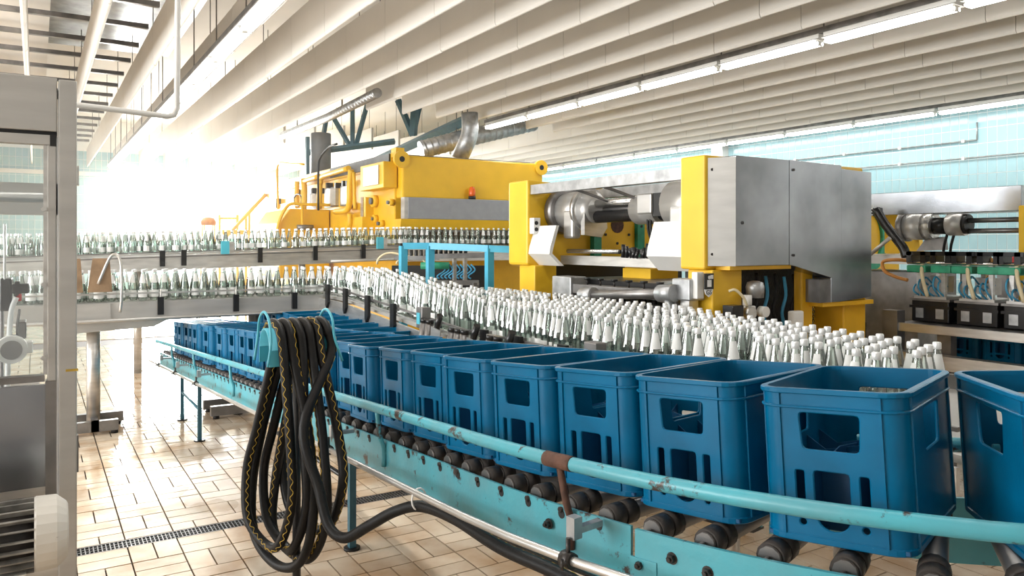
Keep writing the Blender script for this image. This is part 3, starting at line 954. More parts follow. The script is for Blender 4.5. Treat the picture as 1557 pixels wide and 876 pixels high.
for x, y, z, kind in spots:
    px, py, Y = proj((x, y, z + 0.2))
    vis = 118 < px < 1560
    rz = random.uniform(0, 2 * PI) if random.random() < 0.6 else math.atan2(-y, -x) + random.gauss(0, 0.5)
    if vis and n_ind < 300:
        if bot is None:
            bot = MB().lathe(prof, 16, cap1=False).build('bottle', 'bottle_glass')
            MB().lathe(cap_prof, 14).build('cap', 'cap', bot, local=True)
            label_or_glint_mb().build('neck_label', 'paper', bot, local=True)  # white patch put in for the reflection on the glass shoulder
            label_or_glint_mb(10, 2.6, [0.030, 0.060, 0.092]).build('body_label', 'paper', bot, local=True)
            o = bot
        else: o = copy_tree(bot)
        tag(o, WHERE[kind][0], 'bottle', WHERE[kind][1])
        o.location = (x, y, z); o.rotation_euler = (0, 0, rz)
        n_ind += 1
    elif -60 < px < 1600:
        M = Matrix.Translation((x, y, z)) @ Matrix.Rotation(rz, 4, 'Z')
        GL.join(slim_g, M); CA.join(slim_c, M); PA.join(slim_p, M)
rb = stuff(tag(GL.build('distant_bottles', 'bottle_glass', recalc=False), 'mass of distant clear glass bottles on the far conveyors', 'bottles'))
stuff(CA.build('caps', 'cap', rb, recalc=False)); stuff(PA.build('body_labels_and_glints', 'paper', rb, recalc=False))  # second mesh holds body labels and the painted shoulder glints

# ---- lower conveyor (runs across, then turns and slopes down to the table)
lc = thing('bottle_conveyor', 'stainless bottle conveyor turning down beside the blue crates, black rail brackets', 'conveyor', (2.5, 7.8, 0))
MB().box(-1.7, 3.0, 7.62, 8.02, 1.105, 1.13).build('belt', 'steel_pale', lc)
MB().box(-1.7, 2.44, 7.56, 7.58, 0.985, 1.13).build('side_plate', 'steel_pale', lc)
MB().box(-1.7, 3.0, 8.05, 8.07, 0.985, 1.16).build('side_plate', 'steel_pale', lc)
# sloping and level part
xs0, xs1 = 2.42, 3.02
def slab(x0, x1, ys, dz0, dz1):
    m = MB(); vs = []
    for y in ys:
        z = base_z(y)
        vs += [(x0, y, z + dz0), (x1, y, z + dz0), (x1, y, z + dz1), (x0, y, z + dz1)]
    n = len(ys)
    m.add(vs, [(4 * i + k, 4 * i + (k + 1) % 4, 4 * i + 4 + (k + 1) % 4, 4 * i + 4 + k) for i in range(n - 1) for k in range(4)] + [(0, 1, 2, 3), tuple(range(4 * n - 1, 4 * n - 5, -1))])
    return m
ys = [1.3, 3, 4.5, 5.3, 6.1, 7.0, 7.62]
slab(2.46, 3.0, ys, -0.03, -0.004).build('belt', 'steel_pale', lc)
slab(2.40, 2.42, ys, -0.15, -0.03).build('side_plate', 'steel', lc)
slab(2.405, 2.42, ys, 0.080, 0.094).build('guide_rail', 'steel_dark', lc)
slab(2.405, 2.42, ys, 0.028, 0.040).build('guide_rail', 'steel', lc)
slab(2.34, 2.37, ys[2:], -0.24, -0.21).build('tray_pipe', 'steel_pale', lc)
MB().cyl((2.35, 4.3, 0.83), (2.35, 7.5, 0.965), 0.018, n=10).build('tray_pipe', 'steel_pale', lc)
MB().box(3.0, 3.58, 1.3, 5.95, 0.955, 0.985).build('table_top', 'steel_pale', lc)
MB().box(3.56, 3.58, 1.9, 5.95, 0.985, 1.05).build('table_edge', 'steel_dark', lc)
# guide rails on the cross run
MB().box(-1.7, 2.42, 7.55, 7.57, 1.20, 1.215).build('guide_rail', 'steel', lc)
MB().box(-1.7, 2.42, 8.03, 8.05, 1.21, 1.225).build('guide_rail', 'steel', lc)
MB().cyl((-1.5, 7.5, 0.975), (2.4, 7.5, 0.985), 0.016, n=8).build('drip_pipe', 'steel_pale', lc)
def bracket(y, parent=lc):
    z = base_z(y)
    MB().prism([(y - 0.03, z - 0.05), (y + 0.02, z - 0.11), (y + 0.045, z - 0.08), (y + 0.045, z + 0.12), (y - 0.03, z + 0.12)], 'x', 2.375, 2.40).build('rail_bracket', 'black_plastic', parent)
    MB().box(2.385, 2.43, y - 0.02, y + 0.02, z + 0.06, z + 0.11).build('rail_clamp', 'steel_dark', parent)
for y in (7.25, 6.75, 6.2, 5.65, 4.2, 3.8, 3.35, 2.6, 2.0): bracket(y)
for x in (-0.6, 0.15, 0.95, 1.6, 2.15):
    MB().box(x - 0.025, x + 0.025, 7.53, 7.56, 1.01, 1.17).build('rail_bracket', 'black_plastic', lc)
    MB().cyl((x, 7.545, 1.12), (x, 7.545, 1.24), 0.008, n=6).build('rail_pin', 'steel', lc)
# sensor heads on the rail
for y in (5.05, 3.05):
    z = base_z(y)
    b = MB().box(2.33, 2.40, y - 0.05, y + 0.05, z + 0.02, z + 0.17).build('sensor_box', 'steel_dark', lc, bevel=0.006)
    MB().box(2.325, 2.33, y - 0.02, y + 0.03, z + 0.05, z + 0.13).build('sensor_face', 'turquoise_clean', b)
# legs of the conveyor
for x, y, zz, r in ((0.43, 7.75, 0.985, 0.055), (1.84, 7.85, 0.985, 0.055), (2.6, 6.5, 0.97, 0.05), (2.6, 4.4, 0.90, 0.05), (2.6, 2.4, 0.9, 0.05), (3.4, 5.5, 0.96, 0.04), (3.4, 2.4, 0.96, 0.04)):
    MB().cyl((x, y, 0.03), (x, y, zz), r, n=14).build('leg', 'steel', lc)
for x, y in ((0.43, 7.75), (1.84, 7.85)):
    ft = MB().box(x - 0.45, x + 0.18, y - 0.24, y - 0.18, 0.03, 0.12).box(x - 0.45, x + 0.25, y + 0.12, y + 0.18, 0.03, 0.12).box(x - 0.03, x + 0.03, y - 0.24, y + 0.18, 0.03, 0.12)
    ft.build('foot_frame', 'steel_dark', lc)
    for u, v in ((-0.4, -0.21), (0.15, -0.21), (-0.4, 0.15), (0.2, 0.15)):
        MB().cyl((x + u, y + v, 0), (x + u, y + v, 0.03), 0.03, n=10).build('foot', 'black_rubber', lc)
MB().prism([(0.0, 0.975), (1.05, 0.975), (0.90, 0.90), (0.15, 0.87)], 'y', 7.6, 8.0).build('drive_tray', 'steel_pale', lc)
MB().box(-0.02, 0.55, 7.545, 7.557, 0.99, 1.125).build('cover_plate', 'steel_pale', lc)
# brown plastic guard panels on the cross run
for x, tilt in ((0.25, 0.2), (0.47, -0.1)):
    MB().prism([(x - 0.10, 1.23), (x + 0.09, 1.23), (x + 0.07, 1.52), (x - 0.06, 1.52)], 'y', 7.50, 7.506).build('guard_panel', 'brown_guard', lc)
MB().tube(smooth([(0.62, 7.50, 1.05), (0.63, 7.48, 1.2), (0.62, 7.48, 1.5), (0.55, 7.49, 1.54), (0.45, 7.49, 1.3)], 5), 0.012, n=8).build('guard_bow', 'steel', lc)
# guide roller groups on the outside of the slope
for y, nr in ((4.88, 2), (4.45, 3), (3.95, 2)):
    t = thing('guide_roller_set', 'dark leaning guide rollers with steel plate, ' + {2: 'pair' if y > 4.5 else 'short pair', 3: 'set of three'}[nr] + ' fixed outside the bottle slope', 'rollers', (2.3, y, base_z(y) - 0.2))
    z = base_z(y)
    for k in range(nr):
        yy = y + 0.10 - k * 0.085
        MB().cyl((2.30, yy, z - 0.20), (2.325, yy - 0.03, z + 0.08), 0.028, n=12).build('roller', 'steel_dark', t)
        MB().cyl((2.325, yy - 0.03, z + 0.08), (2.328, yy - 0.033, z + 0.11), 0.03, n=12).build('roller_cap', 'black_plastic', t)
    yy = y - 0.085 * nr + 0.06
    MB().prism([(yy - 0.09, z - 0.19), (yy + 0.06, z - 0.19), (yy + 0.02, z + 0.07), (yy - 0.12, z + 0.05)], 'x', 2.30, 2.31).build('plate', 'steel', t)
    MB().obox((2.36, y, z + 0.0), (0.10, 0.05, 0.03)).build('arm', 'steel_dark', t)
    MB().cyl((2.33, yy, z + 0.04), (2.33, yy - 0.06, z + 0.15), 0.022, n=10).build('knob', 'black_plastic', t)
# yellow stub posts under the line and conduits hanging by the crates
# ---- upper conveyor
uc = thing('upper_bottle_conveyor', 'upper stainless conveyor feeding bottles along the front of the washer', 'conveyor', (2.0, 10.9, 0))
def uslab(x0, x1, y0, y1, d0, d1):
    a, b = upper_z(x0), upper_z(x1)
    return MB().add([(x0, y0, a + d0), (x1, y0, b + d0), (x1, y1, b + d0), (x0, y1, a + d0), (x0, y0, a + d1), (x1, y0, b + d1), (x1, y1, b + d1), (x0, y1, a + d1)],
                    [(0, 3, 2, 1), (4, 5, 6, 7), (0, 1, 5, 4), (1, 2, 6, 5), (2, 3, 7, 6), (3, 0, 4, 7)])
uslab(-1.7, 4.7, 10.66, 11.06, -0.03, -0.004).build('belt', 'steel_pale', uc)
uslab(-1.7, 4.7, 10.58, 10.60, -0.22, -0.03).build('side_plate', 'steel', uc)
uslab(-1.7, 4.7, 10.57, 10.585, 0.0, 0.015).build('guide_rail', 'steel_dark', uc)
uslab(-1.7, 4.7, 10.57, 10.585, -0.06, -0.045).build('guide_rail', 'steel_dark', uc)
MB().box(4.7, 7.5, 10.6, 11.1, 1.50, 1.615).build('apron', 'steel_dark', uc)
MB().box(4.7, 7.5, 10.56, 10.60, 1.38, 1.60).build('side_plate', 'steel', uc)
for x in (-0.5, 0.35, 1.35, 1.6, 2.55, 3.3, 4.0, 4.6):
    z = upper_z(x)
    MB().box(x - 0.03, x + 0.03, 10.545, 10.57, z - 0.17, z + 0.03).build('rail_bracket', 'black_plastic', uc)
for x in (2.1, 4.25):
    z = upper_z(x)
    b = MB().box(x - 0.05, x + 0.05, 10.53, 10.57, z - 0.04, z + 0.13).build('sensor_box', 'turquoise_clean', uc)
    MB().box(x + 0.05, x + 0.11, 10.54, 10.57, z - 0.04, z + 0.12).build('sensor_bracket', 'steel', b)
for x in (-1.0, 1.1, 3.2):
    MB().cyl((x, 10.86, 0), (x, 10.86, upper_z(x) - 0.2), 0.05, n=12).build('leg', 'steel', uc)
MB().cyl((3.5, 10.50, 1.40), (4.72, 10.50, 1.42), 0.018, n=8).build('drip_pipe', 'steel_pale', uc)
for x in (1.5, 1.95, 2.5, 3.9): pass

# ================================================================== BOTTLE WASHER
WX, WY = 4.81, 11.13
ws = thing('bottle_washer', 'huge yellow bottle washing machine with grey front band, pipes and inspection windows', 'machine', (6.1, 15.8, 0))
WXR, WYB = 7.45, 20.6
zt = aty(608, 235, WY).z
MB().box(WX + 0.02, WXR, WY + 0.25, WYB, 1.40, zt - 0.10).build('body', 'yellow', ws, bevel=0.02)
MB().box(WX + 0.1, WXR, WY + 0.3, WYB, 0.0, 1.40).build('plinth', 'yellow_worn', ws)
zb1, zb0 = aty(613, 300, WY).z, aty(613, 333, WY).z
MB().box(WX + 0.05, WXR + 0.05, WY + 0.02, WY + 0.3, zb1 - 0.01, zt).build('front_panel', 'yellow', ws, bevel=0.03)
MB().box(WX + 0.10, WXR + 0.05, WY - 0.10, WY + 0.05, zb0, zb1).build('front_band', 'band_grey', ws, bevel=0.008)
MB().box(WX + 0.04, WX + 0.10, WY - 0.09, WY + 0.05, zb0, zb1).build('band_end', 'steel_pale', ws)
MB().prism([(WY - 0.10, zb0), (WY - 0.06, zb0 - 0.16), (WY + 0.25, zb0 - 0.16), (WY + 0.25, zb0)], 'x', WX - 0.02, WXR).build('front_lip', 'yellow', ws)
MB().box(WX + 0.15, WXR - 0.2, WY - 0.05, WY + 0.3, zb0 - 0.20, zb0 - 0.155).build('lip_edge', 'steel_dark', ws)
MB().box(WX + 0.1, WXR, WY + 0.1, WY + 0.3, 1.62, zb0 - 0.16).build('tunnel', 'brown_guard', ws)
for x, y in ((WX + 0.03, WY), (WXR, WY)):
    z = zt - 0.07
    m = MB().prism([(x + 0.13 * math.cos(2 * PI * i / 16), z + 0.13 * math.sin(2 * PI * i / 16)) for i in range(16)], 'y', y - 0.02, y + 0.04)
    l = m.build('lifting_lug', 'yellow', ws)
    MB().cyl((x, y - 0.024, z), (x, y - 0.02, z), 0.045, n=12).build('lug_hole', 'sign_black', l)
MB().box(WX - 0.02, WX + 0.12, WY + 0.1, WY + 0.3, zt - 0.02, zt + 0.12).build('corner_post', 'yellow', ws)
MB().box(WX - 0.02, WX + 0.10, WY + 0.3, WYB, zt - 0.17, zt + 0.05).build('roof_edge', 'yellow', ws)
MB().box(WX - 0.04, WX - 0.02, WY + 0.32, WYB - 0.2, zt - 0.11, zt + 0.03).build('edge_strip', 'band_grey', ws)
MB().box(WX - 0.05, WX - 0.02, WY + 0.32, WY + 3.2, zt - 0.14, zt + 0.045).build('edge_strip', 'tank_grey', ws)
MB().box(WX + 0.3, WXR, WY + 0.35, WY + 0.6, zt, zt + 0.05).build('cable_tray', 'tank_grey', ws)
# beacon
p = aty(716, 305, WY - 0.02)
bc = MB().cyl((p.x, WY - 0.06, zb1), (p.x, WY - 0.06, zb1 + 0.05), 0.06, n=14).build('beacon_base', 'sign_black', ws)
MB().lathe([(0.05, 0.05), (0.055, 0.09), (0.052, 0.16), (0.035, 0.20), (0.0, 0.21)], 14, (p.x, WY - 0.06, zb1)).build('beacon_dome', 'beacon', bc)
# left flank: switch box, inspection windows, pipes, hood
def flank(px0, px1, py0, py1, name, m, out=0.04, bev=0.0, parent=None, pushed=0.0):
    pl_ = WX - pushed - out
    a, b = atx(px0, py0, pl_), atx(px1, py1, pl_)
    c = atx((px0 + px1) / 2, py0, pl_).z; d = atx((px0 + px1) / 2, py1, pl_).z
    return MB().box(WX - pushed - out, WX - pushed + 0.03, b.y, a.y, d, c).build(name, m, parent or ws, bevel=bev)
sb_ = flank(548, 583, 249, 288, 'switch_box', 'yellow', 0.2, 0.01)
a = wloc(sb_)
flank(552, 575, 253, 282, 'switch_door', 'steel_pale', 0.02, 0.0, sb_, 0.2)
for x0, x1, y0, y1 in ((471, 485, 293, 318), (493, 511, 285, 315), (517, 528, 282, 313), (412, 420, 309, 318), (443, 449, 295, 317)):
    w = flank(x0, x1, y0, y1, 'inspection_window', 'steel_dark', 0.03)
    flank(x0 + 1.5, x1 - 1, y0 + 2, y1 - 2, 'window_plate', 'steel_pale', 0.045, 0, w)
    for kx in (x0 + 2, x1 - 3):
        flank(kx, kx + 2.2, y0 - 7, y0 + 1, 'latch', 'black_plastic', 0.10, 0, w)
def fpipe(path, r=0.055, m='yellow', out=0.15, nm='pipe'):
    MB().tube(smooth([atx(x, y, WX - out) for x, y in path], 4), r, n=8).build(nm, m, ws)
fpipe([(534, 258), (532, 280), (531, 310), (526, 320), (510, 322)])
fpipe([(487, 268), (486, 290), (485, 318)])
fpipe([(462, 272), (463, 300), (462, 318)], 0.06)
fpipe([(452, 276), (451, 300), (452, 316)], 0.05)
fpipe([(530, 256), (510, 262), (490, 269), (487, 280)], 0.05)
fpipe([(485, 268), (470, 273), (462, 276)], 0.05)
fpipe([(538, 262), (539, 300), (540, 318)], 0.03)
fpipe([(423, 318), (422, 280), (423, 250), (440, 249), (462, 250)], 0.025)
fpipe([(520, 350), (531, 345), (532, 325)], 0.05)
fpipe([(484, 320), (484, 260), (487, 240), (500, 224), (512, 219)], 0.02, 'black_rubber', 0.3, 'cable')
MB().tube([atx(453 + 6 * math.cos(a), 304 + 9 * math.sin(a), WX - 0.2) for a in [2 * PI * i / 16 for i in range(17)]], 0.015, n=6).build('hose_loop', 'black_rubber', ws)
for px, py, r in ((571, 306, 9), (584, 276, 7), (572, 333, 6), (582, 340, 5), (540, 314, 5), (597, 308, 5)):
    p = atx(px, py, WX); rr = r * p.length / F
    f_ = MB().cyl((WX + 0.02, p.y, p.z), (WX - 0.06, p.y, p.z), rr, n=16).build('flange', 'yellow', ws)
    MB().cyl((WX - 0.06, p.y, p.z), (WX - 0.10, p.y, p.z), rr * 0.55, n=12).build('flange_hub', 'tank_grey', f_)
flank(539, 551, 330, 350, 'terminal_box', 'yellow', 0.25)
flank(553, 556, 300, 350, 'frame_bar', 'yellow', 0.12)
flank(548, 552, 300, 332, 'frame_slot', 'steel', 0.06)
# hood standing out on the far half of the flank
MB().prism([(WX, 1.0), (3.85, 1.0), (3.85, 2.02), (4.05, 2.30), (WX, 2.30)], 'y', 14.5, 16.3).build('hood', 'yellow', ws, bevel=0.02)
MB().tube(smooth([(3.78, 14.45, 1.5), (3.82, 14.45, 2.0), (4.0, 14.42, 2.36), (4.3, 14.40, 2.38), (4.78, 14.35, 2.38)], 5), 0.03, n=8).build('handrail', 'yellow', ws)
MB().cyl((4.25, 14.40, 1.5), (4.25, 14.40, 2.38), 0.025, n=8).build('handrail_post', 'yellow', ws)
MB().cyl((4.15, 14.38, 1.95), (4.45, 14.38, 1.95), 0.05, n=10).build('handle', 'steel_dark', ws)
# far end bulge
MB().cyl((WX + 0.2, WYB - 0.1, 2.2), (WXR, WYB - 0.1, 2.2), 0.75, n=24).build('rear_drum', 'yellow', ws)
# platform and stairs at the far end
pf = thing('stair_platform', 'yellow railed steps and platform at the far end of the washer', 'platform', (4.2, 20, 0))
for i, (px, py0, py1) in enumerate(((334, 327, 358), (361, 327, 358), (379, 325, 358), (374, 330, 358))):
    a, b = at(px, py0, 19.5), at(px, py1, 19.5)
    MB().cyl((a.x, a.y, 0), a, 0.03, n=8).build('post', 'yellow', pf)
MB().cyl(at(334, 332, 19.5), at(361, 332, 19.5), 0.025, n=8).build('rail', 'yellow', pf)
MB().cyl(at(346, 358, 19.5), at(405, 295, 19.0), 0.045, n=8).build('stringer', 'yellow', pf)
a = at(334, 350, 19.5); b = at(380, 357, 19.5)
MB().box(a.x, b.x, a.y - 0.3, a.y + 0.5, b.z, a.z).build('deck', 'yellow', pf)
sl = thing('stool', 'orange shell stool on thin legs before the bright end window', 'stool', at(317, 370, 18) * Vector((1, 1, 0)) if False else (at(317, 360, 18).x, at(317, 360, 18).y, 0))
p = at(317, 335, 18)
MB().lathe([(0.16, -0.12), (0.17, -0.03), (0.12, 0.05), (0.03, 0.07)], 14, p).build('seat', 'hose_orange', sl)
for s in (-1, 1):
    for q in (-1, 1): MB().cyl((p.x + s * 0.11, p.y + q * 0.11, p.z - 0.11), (p.x + s * 0.17, p.y + q * 0.17, 0), 0.012, n=6).build('leg', 'yellow', sl)
# tank on the roof with its bracket
tp = atx(488, 245, 5.4)
tk = thing('roof_tank', 'grey cylindrical tank standing on top of the yellow washer', 'tank', (tp.x, tp.y, zt - 0.10))
r = 15 * tp.length / F * 0.95
ztk = atx(488, 203, 5.4).z
MB().lathe([(r, zt - 0.05), (r, ztk - 0.03), (r * 0.97, ztk), (0.02, ztk + 0.02)], 20, (tp.x, tp.y, 0)).build('shell', 'tank_grey', tk)
MB().box(tp.x - r - 0.12, tp.x - r - 0.05, tp.y - 0.05, tp.y + 0.05, zt - 0.10, ztk - 0.1).build('bracket', 'truss', tk)
for s in (-1, 1): MB().box(tp.x + s * r * 0.6 - 0.03, tp.x + s * r * 0.6 + 0.03, tp.y - 0.05, tp.y + 0.05, zt - 0.11, zt - 0.04).build('leg', 'tank_grey', tk)
# ducts
def duct(name, label, pts, r, ribs=True, m='galvanised'):
    t = thing(name, label, 'duct', pts[0])
    MB().tube(pts, r, n=18).build('pipe', m, t)
    if ribs:
        rb_ = MB()
        for a, b in zip(pts[:-1], pts[1:]):
            a, b = Vector(a), Vector(b); L = (b - a).length; d = (b - a).normalized(); s = 0.05
            while s < L:
                rb_.cyl(a + d * s, a + d * (s + 0.025), r * 1.05, n=16, cap=False)
                s += 0.13
        stuff(rb_.build('ribs', m, t, recalc=False))
    for i in range(2):
        a = Vector(pts[0]).lerp(Vector(pts[-1]), 0.3 + 0.5 * i)
        MB().cyl((a.x, a.y, a.z + r * 0.6), (a.x, a.y, 5.3), 0.012, n=6).build('hanger_rod', 'steel_dark', t)
    return t
duct('spiral_duct', 'silver spiral duct slung below the baffles left of the roof truss', [atx(574, 141, 4.45), atx(500, 178, 4.45), atx(430, 206, 4.45)], 0.075)
duct('spiral_duct', 'wide ribbed silver duct behind the vertical elbow pipe', [at(640, 228, 14.6), at(700, 212, 14.9), at(812, 186, 15.6)], 0.17)
e = duct('elbow_pipe', 'bent grey exhaust pipe rising from the washer roof', [at(698, 242, 13.6), at(712, 212, 13.6), at(715, 196, 13.6), at(714, 172, 13.6)], 0.15, False)
# roof truss in the open bay
tr = thing('roof_truss', 'dark teal steel roof truss with V braces above the washer', 'truss', (6.4, 16, 4.1))
def bar(a, b, w=0.05, nm='brace'):
    MB().cyl(a, b, w, n=4, smooth=False).build(nm, 'truss', tr)
q0, q1 = at(718, 178, 14.4), at(560, 250, 19)
bar(q0, q1, 0.11, 'chord')
bar(at(628, 206, 16.2), at(605, 152, 16.2), 0.07); bar(at(628, 206, 16.2), at(632, 150, 16.0), 0.09); bar(at(628, 206, 16.2), at(640, 150, 16.2), 0.06)
for a, b in (((532, 222), (503, 172)), ((536, 222), (536, 155)), ((541, 222), (562, 145)), ((489, 222), (496, 182))):
    bar(at(*a, 17.5), at(*b, 17.5), 0.055)
bar(at(470, 232, 17.5), at(600, 215, 17.2), 0.07, 'chord')
# blue stand before the washer
bs = thing('blue_stand', 'light blue square-tube stand between the washer and the bottle slope', 'stand', (4.3, 7.9, 0))
sY = 8.3
p1, p2, p3 = at(613, 374, sY), at(654, 374, sY + 0.0), at(744, 378, sY - 0.3)
for p in (p1, p2, p3): MB().box(p.x - 0.036, p.x + 0.036, p.y - 0.036, p.y + 0.036, 0, p.z).build('leg', 'stand_blue', bs)
def sq(a, b, w, nm, m, par):
    a, b = Vector(a), Vector(b); d = b - a
    rot = d.to_track_quat('X', 'Z').to_matrix()
    MB().obox((a + b) / 2, (d.length, w, w), rot=rot).build(nm, m, par)
sq(p1, p2, 0.07, 'top_bar', 'stand_blue', bs); sq(p2, p3, 0.07, 'top_bar', 'stand_blue', bs)
p4 = at(790, 380, sY - 0.35)
sq(p3, p4, 0.07, 'top_bar', 'stand_blue', bs)
# ================================================================== PACKER BEFORE THE BOTTLE TABLE
PX0, PX1 = 3.62, 5.22
NY0, NY1, FY0, FY1 = 3.54, 3.76, 5.62, 5.94
pk = thing('crate_packer', 'yellow framed bottle packer with stainless steel cabinet and drive shafts', 'machine', (4.4, 4.7, 0))
fp = MB().prism([(PX0, 1.46), (PX0 + 0.10, 1.44), (PX0 + 0.22, 1.46), (PX1, 1.46), (PX1, 2.12), (PX0, 2.20)], 'y', FY0, FY1).build('end_plate', 'yellow', pk, bevel=0.02)
MB().box(PX0, PX1 + 0.05, NY0, NY1, 1.48, 2.215).build('end_plate', 'yellow', pk, bevel=0.015)
# legs
MB().box(PX0 + 0.03, PX0 + 0.26, 5.55, 5.80, 0, 1.46).build('leg', 'yellow', pk, bevel=0.01)
MB().box(PX0 + 0.03, PX0 + 0.30, 3.50, 3.72, 0, 1.48).build('leg', 'yellow', pk, bevel=0.01)
MB().box(4.54, 4.66, 3.52, 3.59, 0, 1.48).build('leg', 'yellow_worn', pk, bevel=0.01)
MB().box(4.92, 5.18, 3.46, 3.72, 0, 1.26).build('leg', 'yellow_worn', pk, bevel=0.01)
MB().box(4.9, 5.12, 5.65, 5.85, 0, 1.46).build('leg', 'yellow', pk)
# stainless cabinet on the near end plate
CB = 3.40
z1, z0, zl = 2.205, 1.505, 1.24
cab = MB().add([(PX0 + 0.03, NY0, z0), (PX0 + 0.13, CB, z0), (PX0 + 0.13, CB, z1 - 0.01), (PX0 + 0.03, NY0, z1 - 0.01),
                (PX0 + 0.13, NY0, z0), (PX0 + 0.13, NY0, z1 - 0.01)], [(0, 1, 2, 3), (0, 4, 1), (3, 2, 5), (1, 4, 5, 2), (0, 3, 5, 4)]).build('cabinet_bevel', 'steel_pale', pk)
MB().box(PX0 + 0.131, 4.258, CB, NY0, z0, z1).build('cabinet_door', 'steel_brushed', pk, bevel=0.004)
MB().prism([(4.264, z0), (4.30, z0 - 0.005), (4.70, 1.41), (4.70, zl), (4.815, zl), (4.815, z1 - 0.005), (4.264, z1)], 'y', CB + 0.002, NY0).build('cabinet_panel', 'steel_brushed', pk, bevel=0.003)
MB().prism([(4.819, zl), (5.17, zl + 0.02), (5.17, z1 - 0.04), (4.819, z1 - 0.03)], 'y', CB + 0.008, NY0 - 0.02).build('cabinet_panel', 'steel_brushed', pk, bevel=0.003)
MB().box(4.58, 4.70, CB + 0.004, NY0, zl, 1.40).build('cabinet_return', 'steel_dark', pk)
MB().box(4.62, 5.2, CB + 0.012, NY0, zl - 0.03, zl).build('cabinet_sill', 'yellow_worn', pk)
MB().box(PX0 + 0.1, 4.3, CB + 0.02, NY0, z0 - 0.025, z0).build('cabinet_sill', 'yellow_worn', pk)
MB().cyl((PX0 + 0.19, CB - 0.004, 1.78), (PX0 + 0.19, CB + 0.001, 1.78), 0.011, n=10).build('lock', 'sign_black', pk)
for x, z in ((4.30, 2.14), (4.30, 1.57), (PX0 + 0.045, 2.12), (PX0 + 0.045, 1.58)):
    y_ = CB if x > 4 else NY0 - 0.02
    MB().cyl((x, y_ - 0.006, z), (x, y_ + 0.002, z), 0.009, n=8).build('screw', 'bolt', pk)
# safety plate on the near leg: black pictogram with the test mark
pc = aty(1077, 429, 3.50)
sp_ = MB().box(pc.x - 0.04, pc.x + 0.04, 3.492, 3.50, pc.z - 0.045, pc.z + 0.055).build('safety_plate', 'sign_black', pk)
g_ = MB().cyl((pc.x, 3.490, pc.z + 0.03), (pc.x, 3.4915, pc.z + 0.03), 0.012, n=10).box(pc.x - 0.018, pc.x + 0.018, 3.490, 3.4915, pc.z - 0.03, pc.z + 0.014).box(pc.x + 0.01, pc.x + 0.034, 3.490, 3.4915, pc.z + 0.02, pc.z + 0.045)
stuff(g_.build('pictogram', 'sign_white', sp_))
mk = MB().prism([(pc.x - 0.036, pc.z - 0.045), (pc.x + 0.036, pc.z - 0.045), (pc.x + 0.028, pc.z - 0.075), (pc.x, pc.z - 0.095), (pc.x - 0.028, pc.z - 0.075)], 'y', 3.494, 3.50).build('test_mark', 'sign_white', sp_)
tx = text_mb('GS', 0.04, 0.0008)
tx.xf(Matrix.Translation((pc.x - 0.026, 3.492, pc.z - 0.077)) @ Matrix.Rotation(PI / 2, 4, 'X'))
stuff(tx.build('lettering', 'sign_black', sp_, recalc=False))
# top rails between the end plates
MB().box(PX0 + 0.03, PX0 + 0.10, NY1, FY0, 2.075, 2.155).build('top_rail', 'galvanised', pk)
MB().box(4.25, 4.32, NY1, FY0, 2.05, 2.13).build('top_rail', 'galvanised', pk)
MB().box(4.4, 4.5, NY1, FY0, 2.16, 2.20).build('top_rail', 'steel_dark', pk)
# drive: drums, shafts, gearbox (axis along the machine)
dx, dz_ = 3.98, 1.93
MB().cyl((dx, 5.60, dz_), (dx, 5.50, dz_), 0.20, n=24).build('drum_flange', 'steel_dark', pk)
MB().cyl((dx, 5.52, dz_), (dx, 5.18, dz_), 0.165, n=24).build('drum', 'steel_pale', pk)
MB().cyl((dx, 5.18, dz_), (dx, 5.10, dz_), 0.165, 0.10, n=24).build('drum_nose', 'steel_pale', pk)
MB().cyl((dx, 5.24, dz_), (dx, 5.20, dz_), 0.19, n=24).build('drum_collar', 'steel', pk)
MB().box(dx - 0.17, dx - 0.08, 5.22, 5.36, dz_ - 0.24, dz_).build('drum_bracket', 'steel_pale', pk, bevel=0.02)
MB().prism([(dx - 0.12, 1.72), (dx + 0.06, 1.70), (dx + 0.12, 1.78), (dx + 0.1, 1.95), (dx - 0.12, 1.9)], 'y', 5.12, 5.17).build('bearing_shield', 'steel', pk)
MB().cyl((dx, 5.12, dz_ + 0.05), (dx, 4.55, dz_ + 0.05), 0.035, n=12).build('shaft', 'steel_shaft', pk)
MB().cyl((dx, 5.12, dz_ - 0.06), (dx, 4.0, dz_ - 0.06), 0.05, n=12).build('shaft', 'black_plastic', pk)
MB().cyl((dx + 0.12, 5.5, dz_), (dx + 0.12, 4.0, dz_), 0.07, n=12).build('shaft', 'steel_dark', pk)
MB().cyl((dx, 4.58, dz_ - 0.02), (dx, 4.32, dz_ - 0.02), 0.115, n=20).build('coupling', 'steel_pale', pk)
MB().box(dx - 0.13, dx - 0.0, 4.30, 4.46, dz_ - 0.06, dz_ + 0.09).build('gear_box', 'steel_pale', pk, bevel=0.01)
MB().box(dx - 0.11, dx + 0.06, 4.20, 4.30, dz_ - 0.08, dz_ + 0.09).build('gear_cover', 'sign_black', pk)
MB().cyl((dx, 4.16, dz_), (dx, 3.80, dz_), 0.18, n=24).build('drum', 'steel_pale', pk)
MB().box(dx - 0.19, dx - 0.1, 3.92, 4.05, dz_ - 0.26, dz_ - 0.02).build('drum_bracket', 'steel_pale', pk, bevel=0.02)
for u in (0, 0.03):
    MB().tube(smooth([(dx - 0.07, 4.40 - u, dz_ - 0.06), (dx - 0.07, 4.39 - u, dz_ - 0.20), (dx - 0.02, 4.34 - u, 1.56), (dx + 0.1, 4.3, 1.45)], 5), 0.010, n=8).build('cable', 'black_rubber', pk)
